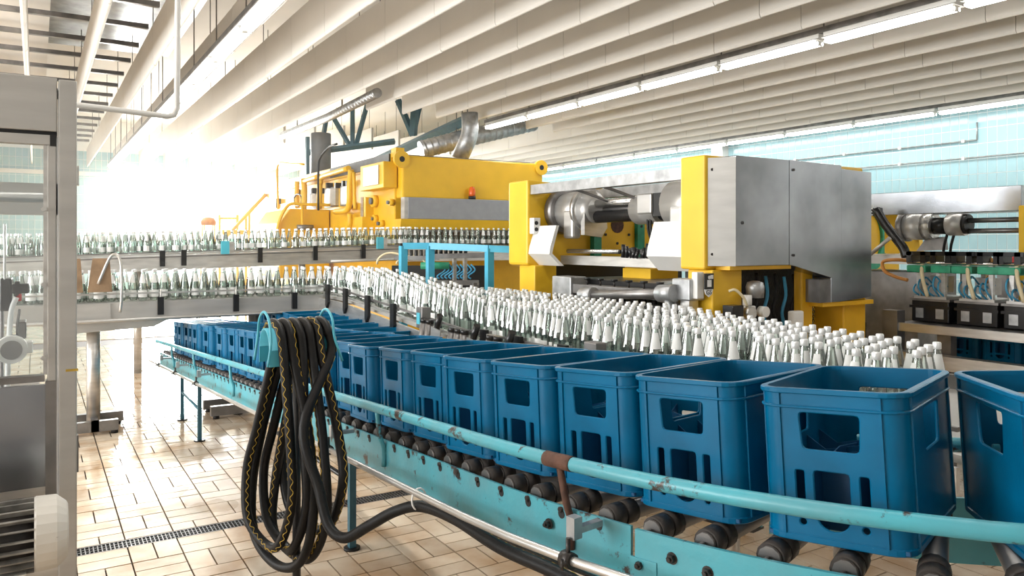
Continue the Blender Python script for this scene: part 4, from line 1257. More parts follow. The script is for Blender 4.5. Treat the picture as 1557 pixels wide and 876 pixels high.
for y_ in (5.02, 4.66):
    MB().tube(smooth([(PX0 + 0.08, y_, 2.08), (PX0 + 0.14, y_ - 0.03, 2.06), (dx - 0.05, y_ - 0.12, 1.99)], 4), 0.013, n=6).build('arm', 'steel_dark', pk)
# folded white skirts
def skirt(y0, y1):
    prof_ = [(3.70, 1.80), (3.64, 1.62), (3.63, 1.56), (3.74, 1.46), (3.78, 1.46), (3.66, 1.565), (3.67, 1.61), (3.73, 1.80)]
    MB().add([(x, y0, z) for x, z in prof_] + [(x, y1, z) for x, z in prof_], [tuple(range(8)), tuple(range(15, 7, -1))] + [(i, (i + 1) % 8, 8 + (i + 1) % 8, 8 + i) for i in range(8)]).build('skirt', 'white_paint', pk)
skirt(5.30, 5.62); skirt(3.76, 4.10)
MB().box(PX0 + 0.02, PX0 + 0.09, 5.55, 5.62, 1.73, 1.87).build('button_box', 'white_paint', pk, bevel=0.006)
for z in (1.77, 1.825): MB().cyl((PX0 + 0.045, 5.545, z), (PX0 + 0.045, 5.55, z), 0.018, n=10).build('button', 'sign_black', pk)
# lower slide beam and rods
MB().box(3.85, 3.95, 3.8, 5.45, 1.47, 1.545).build('slide_beam', 'steel', pk)
MB().cyl((3.82, 5.3, 1.585), (3.82, 4.62, 1.585), 0.018, n=10).build('slide_rod', 'steel_shaft', pk)
kn = MB()
for i in range(9):
    kn.cyl((3.84 + random.uniform(-0.03, 0.03), 4.6 - i * 0.035, 1.54), (3.84, 4.6 - i * 0.035, 1.60 + random.uniform(0, 0.05)), 0.016, n=8)
stuff(kn.build('valve_block', 'black_plastic', pk))
MB().prism([(4.42, 1.54), (4.36, 1.82), (4.33, 1.82), (4.20, 1.54)], 'x', 3.95, 3.96).build('fin', 'steel', pk)
# green ring with yellow disc on the far plate
rg = []
cx, cz, yy = 4.60, 1.78, FY0
def arch(r, zb): return [(cx + r * math.cos(PI * i / 16), cz + 0.03 + r * math.sin(PI * i / 16)) for i in range(17)] + [(cx - r, zb), (cx + r, zb)]
vs, fs = curve_plate(arch(0.30, 1.50), [arch(0.215, 1.52)], 0.06)
MB().add([(v.x, yy - 0.03 - v.z, v.y) for v in vs], fs).build('green_arch', 'green', pk)
MB().prism(arch(0.21, 1.52), 'y', yy - 0.02, yy).build('arch_disc', 'yellow', pk)
MB().cyl((cx, yy - 0.025, cz + 0.04), (cx, yy - 0.02, cz + 0.04), 0.075, n=16).build('hub', 'rust', pk)
for a in range(0, 181, 20):
    u = (cx + 0.258 * math.cos(math.radians(a)), cz + 0.03 + 0.258 * math.sin(math.radians(a)))
    MB().cyl((u[0], yy - 0.07, u[1]), (u[0], yy - 0.06, u[1]), 0.013, n=8).build('bolt', 'sign_black', pk)
for a in range(30, 360, 60):
    u = (cx + 0.16 * math.cos(math.radians(a)), cz + 0.03 + 0.16 * math.sin(math.radians(a)))
    MB().cyl((u[0], yy - 0.028, u[1]), (u[0], yy - 0.02, u[1]), 0.013, n=8).build('bolt', 'sign_black', pk)
# mesh guard between the near legs
mg = MB()
for i in range(60):
    a = i * 0.02
    for s in (-1, 1):
        x0 = 4.0 + (a if s > 0 else a) - 0.3
        p0, p1 = Vector((x0, 3.70, 1.05 if s > 0 else 1.47)), Vector((x0 + 0.25, 3.70, 1.47 if s > 0 else 1.05))
        mg.cyl(p0, p1, 0.0022, n=3, cap=False)
stuff(mg.build('mesh_guard', 'black_plastic', pk, recalc=False))
MB().box(3.95, 5.35, 4.02, 4.05, 0.2, 1.46).build('dark_backing', 'sign_black', pk)  # added black sheet standing in for the darkness under the cabinet
MB().box(PX0 + 0.3, 5.9, 6.1, 6.2, 0.0, 1.45).build('dark_backdrop', 'sign_black', pk)  # added black sheet that makes the space between the legs dark
# pneumatics between the near legs
vp = aty(1138, 470, 3.42)
MB().box(vp.x - 0.05, vp.x + 0.05, 3.40, 3.46, vp.z - 0.06, vp.z + 0.02).build('valve', 'white_paint', pk, bevel=0.008)
MB().cyl((vp.x - 0.0, 3.43, vp.z + 0.02), (vp.x, 3.43, vp.z + 0.09), 0.03, n=12).build('valve', 'white_paint', pk)
MB().cyl((vp.x - 0.03, 3.40, vp.z - 0.02), (vp.x - 0.03, 3.36, vp.z - 0.02), 0.04, n=14).build('gauge', 'steel', pk)
MB().cyl((vp.x + 0.11, 3.42, vp.z - 0.02), (vp.x + 0.11, 3.37, vp.z - 0.02), 0.035, n=14).build('gauge', 'white_paint', pk)
MB().box(vp.x - 0.19, vp.x - 0.09, 3.38, 3.46, vp.z - 0.05, vp.z + 0.03).build('valve', 'black_plastic', pk)
q = aty(1148, 441, 3.45); MB().lathe([(0.055, -0.05), (0.06, 0.02), (0.05, 0.05), (0.02, 0.06)], 14, q).build('filter_bowl', 'galvanised', pk)
MB().tube(smooth([aty(1108, 443, 3.45), aty(1118, 441, 3.42), aty(1130, 452, 3.4), aty(1136, 466, 3.4)], 5), 0.009, n=8).build('air_hose', 'hose_cream', pk)
q = aty(1210, 485, 3.45); MB().obox(q, (0.11, 0.05, 0.11)).build('junction_box', 'white_paint', pk, bevel=0.01)
for i in range(5):
    u = aty(1150 + 14 * i, 470 + 5 * (i % 2), 3.6)
    MB().tube(smooth([u + Vector((0, 0, 0.25)), u + Vector((0.02, 0, 0.12)), u + Vector((-0.02, 0, 0.0)), u + Vector((0.01, 0, -0.1))], 4), 0.012, n=6).build('air_hose', 'hose_blue' if i % 2 else 'black_rubber', pk)
# crossbeam with knobs and big grey tube over the bottle table
kb = thing('infeed_beam', 'dark infeed beam with star knobs over the bottle crowd', 'beam', (3.62, 4.7, 0.985))
a, b = atx(870, 431, 3.66), atx(1035, 437, 3.66)
MB().box(3.62, 3.72, b.y, a.y, a.z - 0.07, a.z).build('beam', 'steel_dark', kb)
for i in range(6):
    y_ = a.y - 0.2 - (a.y - b.y - 0.4) * i / 5
    MB().cyl((3.66, y_, a.z), (3.66, y_, a.z + 0.04), 0.007, n=6).build('stem', 'bolt', kb)
    MB().cyl((3.66, y_, a.z + 0.04), (3.66, y_, a.z + 0.055), 0.028, n=10).build('knob', 'black_plastic', kb)
c = atx(853, 435, 3.62)
MB().box(3.60, 3.76, c.y - 0.16, c.y + 0.10, c.z - 0.09, c.z + 0.08).build('end_block', 'galvanised', kb, bevel=0.01)
MB().cyl((3.66, c.y, 0.985), (3.66, c.y, c.z - 0.08), 0.03, n=10).build('post', 'steel_dark', kb)
MB().cyl((3.68, b.y + 0.05, 0.985), (3.68, b.y + 0.05, b.z), 0.03, n=10).build('post', 'steel_dark', kb)
tb = thing('clamping_tube', 'thick grey tube with clamp heads lying over the bottles before the packer', 'tube', (3.5, 4.2, 0.985))
a, b = atx(897, 449, 3.50), atx(1018, 446, 3.50)
MB().cyl(a, b, 0.035, n=14).build('tube', 'steel_dark', tb)
for p in (a, b):
    d = (b - a).normalized()
    h = MB().cyl(p - d * 0.09, p + d * 0.05, 0.058, n=16).build('clamp_head', 'galvanised', tb)
    MB().cyl(p - d * 0.092, p - d * 0.09, 0.032, n=14).build('socket', 'steel_dark', h)
    MB().cyl((p.x, p.y, 0.985), (p.x, p.y, p.z - 0.02), 0.035, n=12).build('post', 'galvanised', tb)
q = atx(1045, 440, 3.58)
MB().obox(q + Vector((0.02, 0, 0)), (0.16, 0.16, 0.14)).build('drive_block', 'galvanised', kb, bevel=0.01)
q = atx(1061, 434, 3.58); MB().obox(q, (0.06, 0.05, 0.17)).build('switch_housing', 'white_paint', kb, bevel=0.006)
q = atx(1048, 470, 3.58); MB().box(q.x - 0.04, q.x + 0.04, q.y - 0.04, q.y + 0.04, 0.985, q.z + 0.12).build('pillar', 'steel', kb)
# dark machinery low behind the table
mc = thing('conveyor_drive', 'dark conveyor frame and drive under the packer', 'machine', (4.4, 5.0, 0))
MB().box(3.78, 4.8, 4.10, 5.4, 1.12, 1.20).build('frame', 'steel_dark', mc)
MB().box(3.80, 4.6, 4.1, 5.3, 1.28, 1.36).build('rail', 'black_plastic', mc)
for x, y in ((3.85, 4.12), (3.85, 5.3), (4.7, 4.12), (4.7, 5.3)): MB().box(x, x + 0.06, y, y + 0.06, 0, 1.28).build('leg', 'steel_dark', mc)
MB().box(4.25, 4.55, 4.75, 5.1, 0, 1.44).build('pedestal', 'yellow', mc)
for i in range(10):
    y_ = 4.15 + i * 0.12
    MB().cyl((3.86, y_, 1.2), (3.86, y_, 1.28), 0.02, n=8).build('pin', 'bolt', mc)

# ================================================================== GRIPPER HEADS OVER BLACK CRATES, AND THE SECOND PACKER
gx = 5.75
tbx = thing('gripper_bench', 'steel bench rail carrying the black crates under the grippers', 'bench', (5.7, 4.0, 0))
pA, pB = atx(1365, 490, gx - 0.2), atx(1600, 512, gx - 0.2)
zr = pA.z
MB().box(gx - 0.22, gx - 0.17, 1.8, pA.y + 0.05, zr - 0.06, zr).build('front_rail', 'steel', tbx)
MB().box(gx - 0.17, gx + 0.45, 1.8, pA.y + 0.05, zr - 0.03, zr - 0.005).build('bench_top', 'steel_dark', tbx)
MB().box(gx - 0.24, gx - 0.14, pA.y - 0.02, pA.y + 0.10, 0.0, zr + 0.09).build('corner_post', 'steel_dark', tbx)
MB().box(gx - 0.1, gx - 0.02, 3.1, 3.2, 0, zr - 0.03).build('leg', 'steel_dark', tbx)
MB().box(gx - 0.3, gx - 0.2, 1.8, 3.6, 0.75, 0.85).build('lower_rail', 'steel', tbx)
MB().box(gx - 0.4, gx - 0.3, 1.8, 3.6, 0.60, 0.70).build('lower_rail', 'galvanised', tbx)
for i, (pa, pb) in enumerate(((1384, 1445), (1452, 1519), (1523, 1600))):
    a, b = atx(pa, 465, gx), atx(pb, 465, gx)
    y0, y1 = b.y, a.y
    w = ['farthest along the bench', 'in the middle of the bench', 'by the red-capped bench end'][i]
    bc = thing('black_crate', 'black plastic crate under a gripper head, ' + ['next to the steel corner post', 'between the two others', 'beside the yellow post'][i], 'crate', (gx + 0.15, (y0 + y1) / 2, zr))
    zt_ = zr + 0.165
    MB().box(gx, gx + 0.36, y0 + 0.01, y1 - 0.01, zr, zt_).build('tub', 'black_plastic', bc, bevel=0.01)
    MB().box(gx - 0.012, gx + 0.37, y0, y1, zt_ - 0.06, zt_ - 0.04).build('ridge', 'black_plastic', bc)
    MB().box(gx - 0.01, gx + 0.37, y0, y1, zt_ - 0.005, zt_ + 0.012).build('rim', 'steel_dark', bc)
    for u in (0.25, 0.75):
        yy = y0 + (y1 - y0) * u
        MB().box(gx - 0.006, gx, yy - 0.03, yy + 0.03, zr + 0.03, zr + 0.11).build('label_patch', 'galvanised', bc)
    gh = thing('bottle_lifter', 'gripper unit with green blocks and blue hoses over the black crate ' + ['by the corner post', 'in the middle', 'by the yellow post'][i], 'gripper', (gx + 0.15, (y0 + y1) / 2, zt_ + 0.012))
    ztop = zt_ + 0.285
    for yy in (y0 + 0.05, y1 - 0.07):
        for xx in (gx + 0.02, gx + 0.28):
            MB().box(xx, xx + 0.03, yy, yy + 0.03, zt_ + 0.012, ztop).build('upright', 'steel', gh)
        MB().box(gx - 0.02, gx + 0.34, yy - 0.06, yy + 0.09, ztop - 0.075, ztop - 0.02).build('green_block', 'green', gh, bevel=0.008)
        m = MB().box(gx - 0.02, gx + 0.10, yy - 0.06, yy - 0.02, ztop, ztop + 0.085).box(gx - 0.02, gx + 0.10, yy + 0.05, yy + 0.09, ztop, ztop + 0.085).box(gx - 0.02, gx + 0.10, yy - 0.08, yy + 0.11, ztop + 0.055, ztop + 0.085)
        m.build('yoke', 'black_plastic', gh)
    MB().cyl((gx, y0 - 0.02, ztop), (gx, y1 + 0.02, ztop), 0.014, n=8).build('cross_rod', 'steel_shaft', gh)
    MB().box(gx, gx + 0.33, y0 + 0.03, y1 - 0.03, zt_ + 0.012, zt_ + 0.03).build('base_plate', 'steel_pale', gh)
    for j in range(6):
        yy = y0 + 0.06 + (y1 - y0 - 0.12) * j / 5
        hh = 0.15 + 0.04 * math.sin(j * 2.3 + i)
        MB().tube(smooth([(gx + 0.03, yy, zt_ + 0.03), (gx - 0.02, yy + 0.02, zt_ + hh * 0.6), (gx + 0.03, yy + 0.03, zt_ + hh), (gx + 0.09, yy + 0.01, zt_ + hh * 0.7)], 4), 0.007, n=6).build('air_hose', 'hose_blue', gh)
    MB().tube(smooth([(gx - 0.03, (y0 + y1) / 2, zt_ + 0.03), (gx - 0.05, (y0 + y1) / 2 + 0.03, zt_ + 0.18), (gx + 0.02, (y0 + y1) / 2 + 0.07, ztop)], 5), 0.014, n=8).build('supply_hose', 'hose_cream', gh)
    MB().box(gx + 0.12, gx + 0.2, y0 + 0.08, y1 - 0.08, zt_ + 0.06, zt_ + 0.18).build('gripper_bank', 'steel_pale', gh)
# orange loop hose
oh = thing('orange_hose', 'orange loop of air hose beside the gripper heads', 'hose', atx(1360, 410, gx + 0.1))
MB().tube(smooth([atx(1392, 398, gx + 0.1), atx(1365, 395, gx + 0.05), atx(1343, 398, gx + 0.05), atx(1345, 412, gx), atx(1362, 421, gx), atx(1380, 426, gx)], 6), 0.014, n=8).build('hose', 'hose_orange', oh)
oh = thing('orange_hose', 'orange arch of air hose over the middle gripper head', 'hose', atx(1495, 390, gx + 0.1))
MB().tube(smooth([atx(1478, 402, gx + 0.1), atx(1482, 394, gx + 0.1), atx(1495, 390, gx + 0.1), atx(1508, 396, gx + 0.1), atx(1506, 415, gx + 0.1), atx(1499, 430, gx + 0.1)], 6), 0.014, n=8).build('hose', 'hose_orange', oh)

p2 = thing('second_packer', 'second packer with long stainless beam, yellow post and shaft drive', 'machine', (6.9, 4.5, 0))
SX = 6.5
a, b = atx(1322, 295, SX), atx(1553, 279, SX)
zt_, zb_ = a.z, atx(1342, 327, SX).z
bm_ = MB().box(SX, SX + 0.12, b.y, a.y + 0.8, zb_, zt_).build('main_beam', 'steel_brushed', p2, bevel=0.004)
MB().box(SX - 0.05, SX + 0.2, b.y - 0.25, b.y, 0, zt_ - 0.16).build('post', 'yellow', p2, bevel=0.01)
# name plate: the end of a word, ER
n0, n1 = atx(1285, 322, SX - 0.005), atx(1341, 322, SX - 0.005)
zc0, zc1 = atx(1330, 328, SX).z, atx(1330, 316.5, SX).z
npl = MB().box(SX - 0.008, SX, n1.y, n0.y, zc0, zc1).build('name_plate', 'sign_black', p2)
tx = text_mb('ER', 0.095, 0.001)
mnx, mxx = min(v.x for v in tx.v), max(v.x for v in tx.v)
tx.xf(Matrix.Translation((SX - 0.0095, n1.y + 0.015 + (mxx) * 1.15, zc0 + 0.004)) @ Matrix.Rotation(-PI / 2, 4, 'Z') @ Matrix.Rotation(PI / 2, 4, 'X') @ Matrix.Scale(1.15, 4, (1, 0, 0)))
stuff(tx.build('lettering', 'sign_white', npl, recalc=False))
ax, az = SX + 0.35, atx(1400, 344, SX + 0.35).z
def ay(px): return atx(px, 340, ax).y
MB().cyl((ax, ay(1382), az), (ax, ay(1374), az), 0.14, n=20).build('drum_flange', 'steel_dark', p2)
MB().cyl((ax, ay(1408), az), (ax, ay(1381), az), 0.125, n=20).build('drum', 'steel_pale', p2)
MB().cyl((ax, ay(1422), az), (ax, ay(1408), az), 0.115, n=20).build('bearing', 'steel', p2)
MB().cyl((ax, ay(1445), az), (ax, ay(1420), az), 0.075, n=16).build('shaft', 'black_plastic', p2)
MB().cyl((ax, ay(1468), az + 0.01), (ax, ay(1444), az + 0.01), 0.10, n=20).build('coupling', 'steel_pale', p2)
MB().cyl((ax, ay(1474), az + 0.01), (ax, ay(1468), az + 0.01), 0.085, n=20).build('coupling_end', 'sign_black', p2)
for dz in (-0.05, 0.04): MB().cyl((ax, ay(1560), az + dz), (ax, ay(1470), az + dz), 0.022, n=10).build('shaft', 'steel_dark', p2)
MB().box(ax - 0.03, ax + 0.03, ay(1560), ay(1420), az + 0.10, az + 0.14).build('top_rail', 'steel', p2)
e = [atx(px, py, SX + 0.5) for px, py in ((1345, 327), (1392, 327), (1400, 385), (1345, 385))]
MB().prism([(p.y, p.z) for p in e], 'x', SX + 0.5, SX + 0.56).build('yellow_plate', 'yellow', p2)
e = [atx(px, py, SX + 0.42) for px, py in ((1410, 362), (1438, 360), (1440, 380), (1395, 382))]
MB().prism([(p.y, p.z) for p in e], 'x', SX + 0.40, SX + 0.44).build('drip_shield', 'steel_dark', p2)
c = aty(1322, 362, 5.0)
vs, fs = curve_plate([(0.30 * math.cos(2 * PI * i / 24), 0.36 * math.sin(2 * PI * i / 24)) for i in range(24)], [[(0.215 * math.cos(2 * PI * i / 24), 0.27 * math.sin(2 * PI * i / 24)) for i in range(24)]], 0.06)
MB().add([(c.x - 0.02 + v.x, c.y - v.z, c.z + v.y) for v in vs], fs).build('green_ring', 'green', p2)
MB().prism([(c.x - 0.02 + 0.21 * math.cos(2 * PI * i / 24), c.z + 0.265 * math.sin(2 * PI * i / 24)) for i in range(24)], 'y', c.y, c.y + 0.03).build('ring_disc', 'yellow', p2)
MB().box(c.x - 0.5, c.x + 0.6, c.y + 0.04, c.y + 0.2, 1.0, 2.1).build('back_plate', 'yellow', p2)
ch = [atx(px, py, SX - 0.2) for px, py in ((1332, 318), (1345, 340), (1362, 362), (1374, 378), (1378, 392))]
MB().tube(smooth(ch, 4), 0.038, n=6).build('energy_chain', 'black_plastic', p2)
MB().cyl(atx(1322, 388, SX - 0.3), atx(1353, 362, SX - 0.3), 0.018, n=8).build('link_rod', 'steel_pale', p2)
MB().box(SX - 0.15, SX + 0.6, ay(1445), ay(1335), 1.47, 1.55).build('slide_beam', 'steel_pale', p2)
MB().box(SX - 0.1, SX + 0.5, ay(1440), ay(1325), 0.0, 1.40).build('pedestal', 'steel_dark', p2)
for u in (0, 0.06): MB().tube(smooth([(ax, ay(1441) - u, az - 0.06), (ax - 0.02, ay(1437) - u, az - 0.2), (ax, ay(1434) - u, az - 0.36)], 5), 0.012, n=8).build('cable', 'black_rubber', p2)
MB().box(SX + 0.5, SX + 0.55, 2.6, 6.2, 1.5, 1.515).build('rail', 'steel', p2)
MB().cyl((SX + 0.4, 3.2, 1.48), (SX + 0.4, 3.3, 1.48), 0.08, n=14).cyl((SX + 0.4, 3.3, 1.48), (SX + 0.4, 3.36, 1.48), 0.05, n=12).build('red_motor', 'red', p2)
MB().box(SX + 0.3, SX + 0.5, 3.12, 3.35, 0.0, 1.40).build('motor_base', 'steel_dark', p2)
# blue crates waiting below the bench
for i, y_ in enumerate((2.7, 3.0, 3.3)):
    put_crate(6.35, y_, 0.0, 0.76, label='blue crate in shade below the gripper bench', tilt=False, group='blue crates under the gripper bench')
t = thing('crate_shelf', 'dark low conveyor shelf below the gripper bench', 'shelf', (6.35, 3.0, 0))
MB().box(6.1, 6.6, 2.4, 3.7, 0.70, 0.76).build('deck', 'steel_dark', t)
for x in (6.12, 6.54):
    for y_ in (2.45, 3.6): MB().box(x, x + 0.04, y_, y_ + 0.04, 0, 0.70).build('leg', 'steel_dark', t)

# ================================================================== GUARDED MACHINE CABINET AT THE GANGWAY
ky = 2.87
cb = thing('machine_cabinet', 'tall stainless machine enclosure with glazed door beside the gangway', 'cabinet', (-0.4, 3.2, 0))
def k(px, py): return aty(px, py, ky)
xr, xl = k(117, 400).x, k(89, 400).x
ztop = k(100, 119).z
MB().box(xl, xr, ky, ky + 0.10, 0.06, ztop - 0.005).build('column', 'steel_pale', cb, bevel=0.004)
zpan = k(40, 197).z
XLc = -1.6
MB().box(XLc, xl - 0.004, ky + 0.01, ky + 0.06, zpan, ztop + 0.0).build('top_panel', 'steel_pale', cb, bevel=0.003)
MB().box(XLc, xl - 0.004, ky + 0.02, ky + 0.055, zpan - 0.012, zpan).build('shadow_gap', 'sign_black', cb)
# door frame
zd1, zd0 = k(40, 203).z, k(40, 583).z
xd = k(88, 400).x - 0.004; xe = k(72, 400).x
MB().box(xe, xd, ky + 0.005, ky + 0.05, zd0, zd1 - 0.03).build('door_stile', 'steel_pale', cb, bevel=0.003)
MB().box(k(66, 0).x, xe, ky + 0.02, ky + 0.045, zd0 + 0.02, zd1 - 0.03).build('door_stile', 'steel', cb)
MB().box(XLc, k(76, 400).x, ky + 0.005, ky + 0.05, zd1 - 0.03, zd1).build('door_rail', 'steel_pale', cb)
MB().box(k(76, 400).x, xd, ky + 0.003, ky + 0.05, zd1 - 0.035, zd1 + 0.002).build('hinge', 'sign_black', cb)
MB().box(XLc, k(68, 400).x, ky + 0.005, ky + 0.05, zd0, zd0 + 0.02).build('door_rail', 'steel_dark', cb)
MB().box(XLc, k(66, 400).x, ky + 0.03, ky + 0.034, zd0 + 0.02, zd1 - 0.03).build('door_pane', 'pane', cb)
for py in (318, 433, 545): MB().cyl((k(66, py).x, ky + 0.0, k(66, py).z), (k(66, py).x, ky + 0.02, k(66, py).z), 0.007, n=10).build('pane_screw', 'steel', cb)
# lower wet panel
zl1, zl0 = k(40, 588).z, k(40, 745).z
MB().box(XLc, k(69, 600).x, ky + 0.01, ky + 0.03, zl0, zl1).build('lower_panel', 'steel_brushed', cb)
MB().box(k(69, 600).x, xd, ky + 0.005, ky + 0.06, zl0 - 0.05, zd0).build('door_stile', 'steel_dark', cb)
MB().box(XLc, xd - 0.03, ky + 0.01, ky + 0.06, zl0 - 0.05, zl0).build('lower_rail', 'steel', cb)
MB().box(XLc, xl, ky + 0.04, ky + 0.06, 0.06, zl0 - 0.05).build('base_panel', 'steel', cb)
# rear frame and roof
MB().box(xl, xr - 0.03, 4.0, 4.08, 0.06, ztop - 0.02).build('column', 'steel_pale', cb)
MB().box(XLc, XLc + 0.06, ky, ky + 0.06, 0.06, ztop).build('column', 'steel_pale', cb)
MB().box(XLc, XLc + 0.06, 4.02, 4.08, 0.06, ztop).build('column', 'steel_pale', cb)
MB().box(XLc, xr - 0.02, ky + 0.06, 4.08, ztop - 0.06, ztop - 0.03).build('roof', 'steel_pale', cb)
MB().box(XLc, xr - 0.03, 4.0, 4.06, zd1 - 0.22, zd1 - 0.08).build('rear_rail', 'steel_pale', cb)
MB().cyl((XLc, 3.5, k(40, 285).z), (xl - 0.02, 3.5, k(40, 285).z), 0.02, n=10).build('inner_pipe', 'steel_pale', cb)
MB().box(XLc, xl, ky + 0.07, 4.05, 0.40, 0.44).build('inner_deck', 'steel_dark', cb)
for z in (0.4, 0.9): MB().box(xr - 0.002, xr + 0.006, ky + 0.03, ky + 0.06, z, z + 0.12).build('side_latch', 'steel_dark', cb)
MB().box(xr - 0.002, xr + 0.008, ky + 0.05, ky + 0.08, k(117, 280).z, k(117, 250).z).build('side_latch', 'steel', cb)
for x in (XLc + 0.03, xl + 0.04):
    for y_ in (ky + 0.04, 4.04): MB().cyl((x, y_, 0), (x, y_, 0.06), 0.03, n=10).build('foot', 'black_rubber', cb)
# yellow sticker on the column
yp = k(108, 563); MB().box(yp.x - 0.015, yp.x + 0.02, ky - 0.001, ky, yp.z - 0.004, yp.z + 0.004).build('sticker', 'stripe_yellow', cb)
# fittings inside
v = lambda px, py: aty(px, py, 3.35)
def inb(px0, px1, py0, py1, nm, m, par, d=0.12):
    a, b = v(px0, py0), v(px1, py1)
    return MB().box(a.x, b.x, 3.35, 3.35 + d, b.z, a.z).build(nm, m, par, bevel=0.004)
im = thing('labelling_unit', 'black sensor head with white motor and hoses behind the cabinet glass', 'machine', (v(20, 500).x, 3.4, 0.44))
inb(0, 18, 424, 473, 'head', 'black_plastic', im)
inb(18, 44, 432, 446, 'clamp', 'black_plastic', im, 0.05); inb(22, 30, 428, 452, 'clamp', 'black_plastic', im, 0.04)
inb(24, 33, 447, 458, 'red_ring', 'red', im, 0.03)
inb(24, 40, 490, 515, 'body', 'steel_dark', im); inb(5, 9, 340, 430, 'rod', 'steel', im, 0.03); inb(0, 5, 473, 600, 'stand', 'steel_dark', im, 0.1)
p = v(18, 530); MB().cyl((p.x, 3.30, p.z), (p.x, 3.36, p.z), 0.05, n=20).build('motor_ring', 'white_paint', im)
MB().cyl((p.x, 3.295, p.z), (p.x, 3.30, p.z), 0.034, n=20).build('motor_face', 'steel_dark', im)
inb(38, 50, 520, 537, 'terminal', 'white_paint', im, 0.06)
MB().tube(smooth([v(25, 452), v(17, 475), v(13, 530), v(11, 590)], 5), 0.009, n=8).build('hose', 'paper', im)
MB().tube(smooth([v(30, 470), v(26, 500), v(30, 520), v(20, 545)], 5), 0.005, n=6).build('cable', 'steel_dark', im)
MB().box(v(0, 0).x - 0.05, v(60, 0).x, 3.3, 3.6, 0.44, v(0, 590).z).build('pedestal', 'steel_pale', im)
# electric motor in front of the cabinet
def mo(px, py): return aty(px, py, 2.55)
em = thing('electric_motor', 'dirty white finned electric motor in front of the cabinet base', 'motor', (mo(0, 820).x, 2.55, 0))
c0, c1 = mo(-60, 812), mo(52, 812)
c0.z = c1.z
rm = 0.10
MB().cyl((c0.x, 2.55, c0.z), (c1.x, 2.55, c1.z), rm * 0.86, n=24).build('housing', 'grime', em)
for i in range(22):
    a = 2 * PI * i / 22
    M = Matrix.Rotation(a, 3, 'X')
    MB().obox(Vector(((c0.x + c1.x) / 2, 2.55, c0.z)) + M @ Vector((0, 0, rm * 0.92)), (c1.x - c0.x, 0.005, rm * 0.2), rot=M).build('fin', 'grime_grey', em)
q1 = mo(86, 808); q2 = mo(101, 808)
MB().add(*[(lambda rings: ([p for r_, x_ in rings for p in [(x_, 2.55 + r_ * math.cos(2 * PI * i / 24), c0.z + r_ * math.sin(2 * PI * i / 24)) for i in range(24)]],
     [(j * 24 + i, j * 24 + (i + 1) % 24, (j + 1) * 24 + (i + 1) % 24, (j + 1) * 24 + i) for j in range(len(rings) - 1) for i in range(24)] + [tuple(range((len(rings) - 1) * 24, len(rings) * 24))]))(
     [(rm * 0.98, c1.x), (rm * 1.02, c1.x + 0.005), (rm * 1.0, q1.x), (rm * 0.78, q2.x), (rm * 0.70, q2.x + 0.004)])][0], smooth=False).build('fan_cowl', 'motor_white', em)
bnd = mo(70, 808)
MB().cyl((c0.x, 2.55, c0.z - 0.02), (c0.x, 2.55, 0), 0.03, n=10).build('mount_post', 'steel_dark', em)
MB().cyl((mo(20, 808).x, 2.55, c0.z - rm), (mo(20, 808).x - 0.06, 2.55, 0), 0.02, n=8).build('mount_post', 'steel_dark', em)
MB().box(c0.x - 0.05, mo(40, 0).x, 2.47, 2.63, c0.z - rm - 0.02, c0.z - rm * 0.8).build('foot_plate', 'motor_white', em)
# white pipe dropping from the ceiling to the cabinet
wp = thing('drop_pipe', 'thin white pipe dropping from the ceiling and bending to the cabinet', 'pipe', aty(269, 0, 4.0))
pp = [aty(271, -60, 3.6), aty(270, 60, 3.6), aty(269, 165, 3.6), aty(264, 175, 3.6), aty(255, 177, 3.6), aty(120, 160, 3.6)]
top = pp[0].copy(); top.z = 5.3
MB().tube([top, pp[0], pp[1], pp[2], pp[3], pp[4], pp[5], Vector((xr - 0.05, 3.6, pp[5].z))], 0.012, n=8).build('pipe', 'white_paint', wp)
MB().cyl((xr - 0.05, 3.6, ztop - 0.03), (xr - 0.05, 3.6, pp[5].z), 0.012, n=8).build('riser', 'white_paint', wp)
# pipes on the tiled wall
for py0, lab in ((233, 'upper'), (256, 'lower')):
    t = thing('wall_conduit', lab + ' grey conduit line clipped along the blue tiled wall', 'conduit', (XW - 0.04, 10, 2.9))
    a = atx(1300, py0, XW - 0.04)
    MB().cyl((XW - 0.04, 5.8 if lab == 'lower' else 7.0, a.z), (XW - 0.04, 20.5, a.z), 0.014, n=8).build('conduit', 'galvanised', t)
    if lab == 'upper': MB().cyl((XW - 0.04, 7.0, a.z), (XW - 0.04, 7.0, 3.7), 0.014, n=8).build('riser', 'galvanised', t)
    for i in range(12):
        MB().box(XW - 0.06, XW - 0.006, 7.2 + i * 1.15, 7.25 + i * 1.15, a.z - 0.025, a.z + 0.025).build('clip', 'white_paint', t)

# paper sheaf on a dark box behind the cabinet, seen under its drop
a, b = aty(1243, 466, 3.9), aty(1268, 490, 3.9)
pb = thing('control_box', 'dark low control box under the stainless cabinet', 'box', (5.0, 3.95, 0))
MB().box(a.x - 0.1, b.x + 0.25, 3.78, 3.98, 0, b.z).build('casing', 'black_plastic', pb, bevel=0.01)
ps = thing('paper_sheaf', 'white sheaf of folded paper on the dark control box', 'paper', ((a.x + b.x) / 2, 3.88, b.z))
for i in range(5):
    h = (a.z - b.z) / 5
    MB().obox(((a.x + b.x) / 2 + 0.004 * (i % 2), 3.88, b.z + h * (i + 0.5)), (b.x - a.x, 0.14, h * 0.92), 0.02 * (i % 3 - 1)).build('sheet_bundle', 'paper', ps, bevel=0.006)
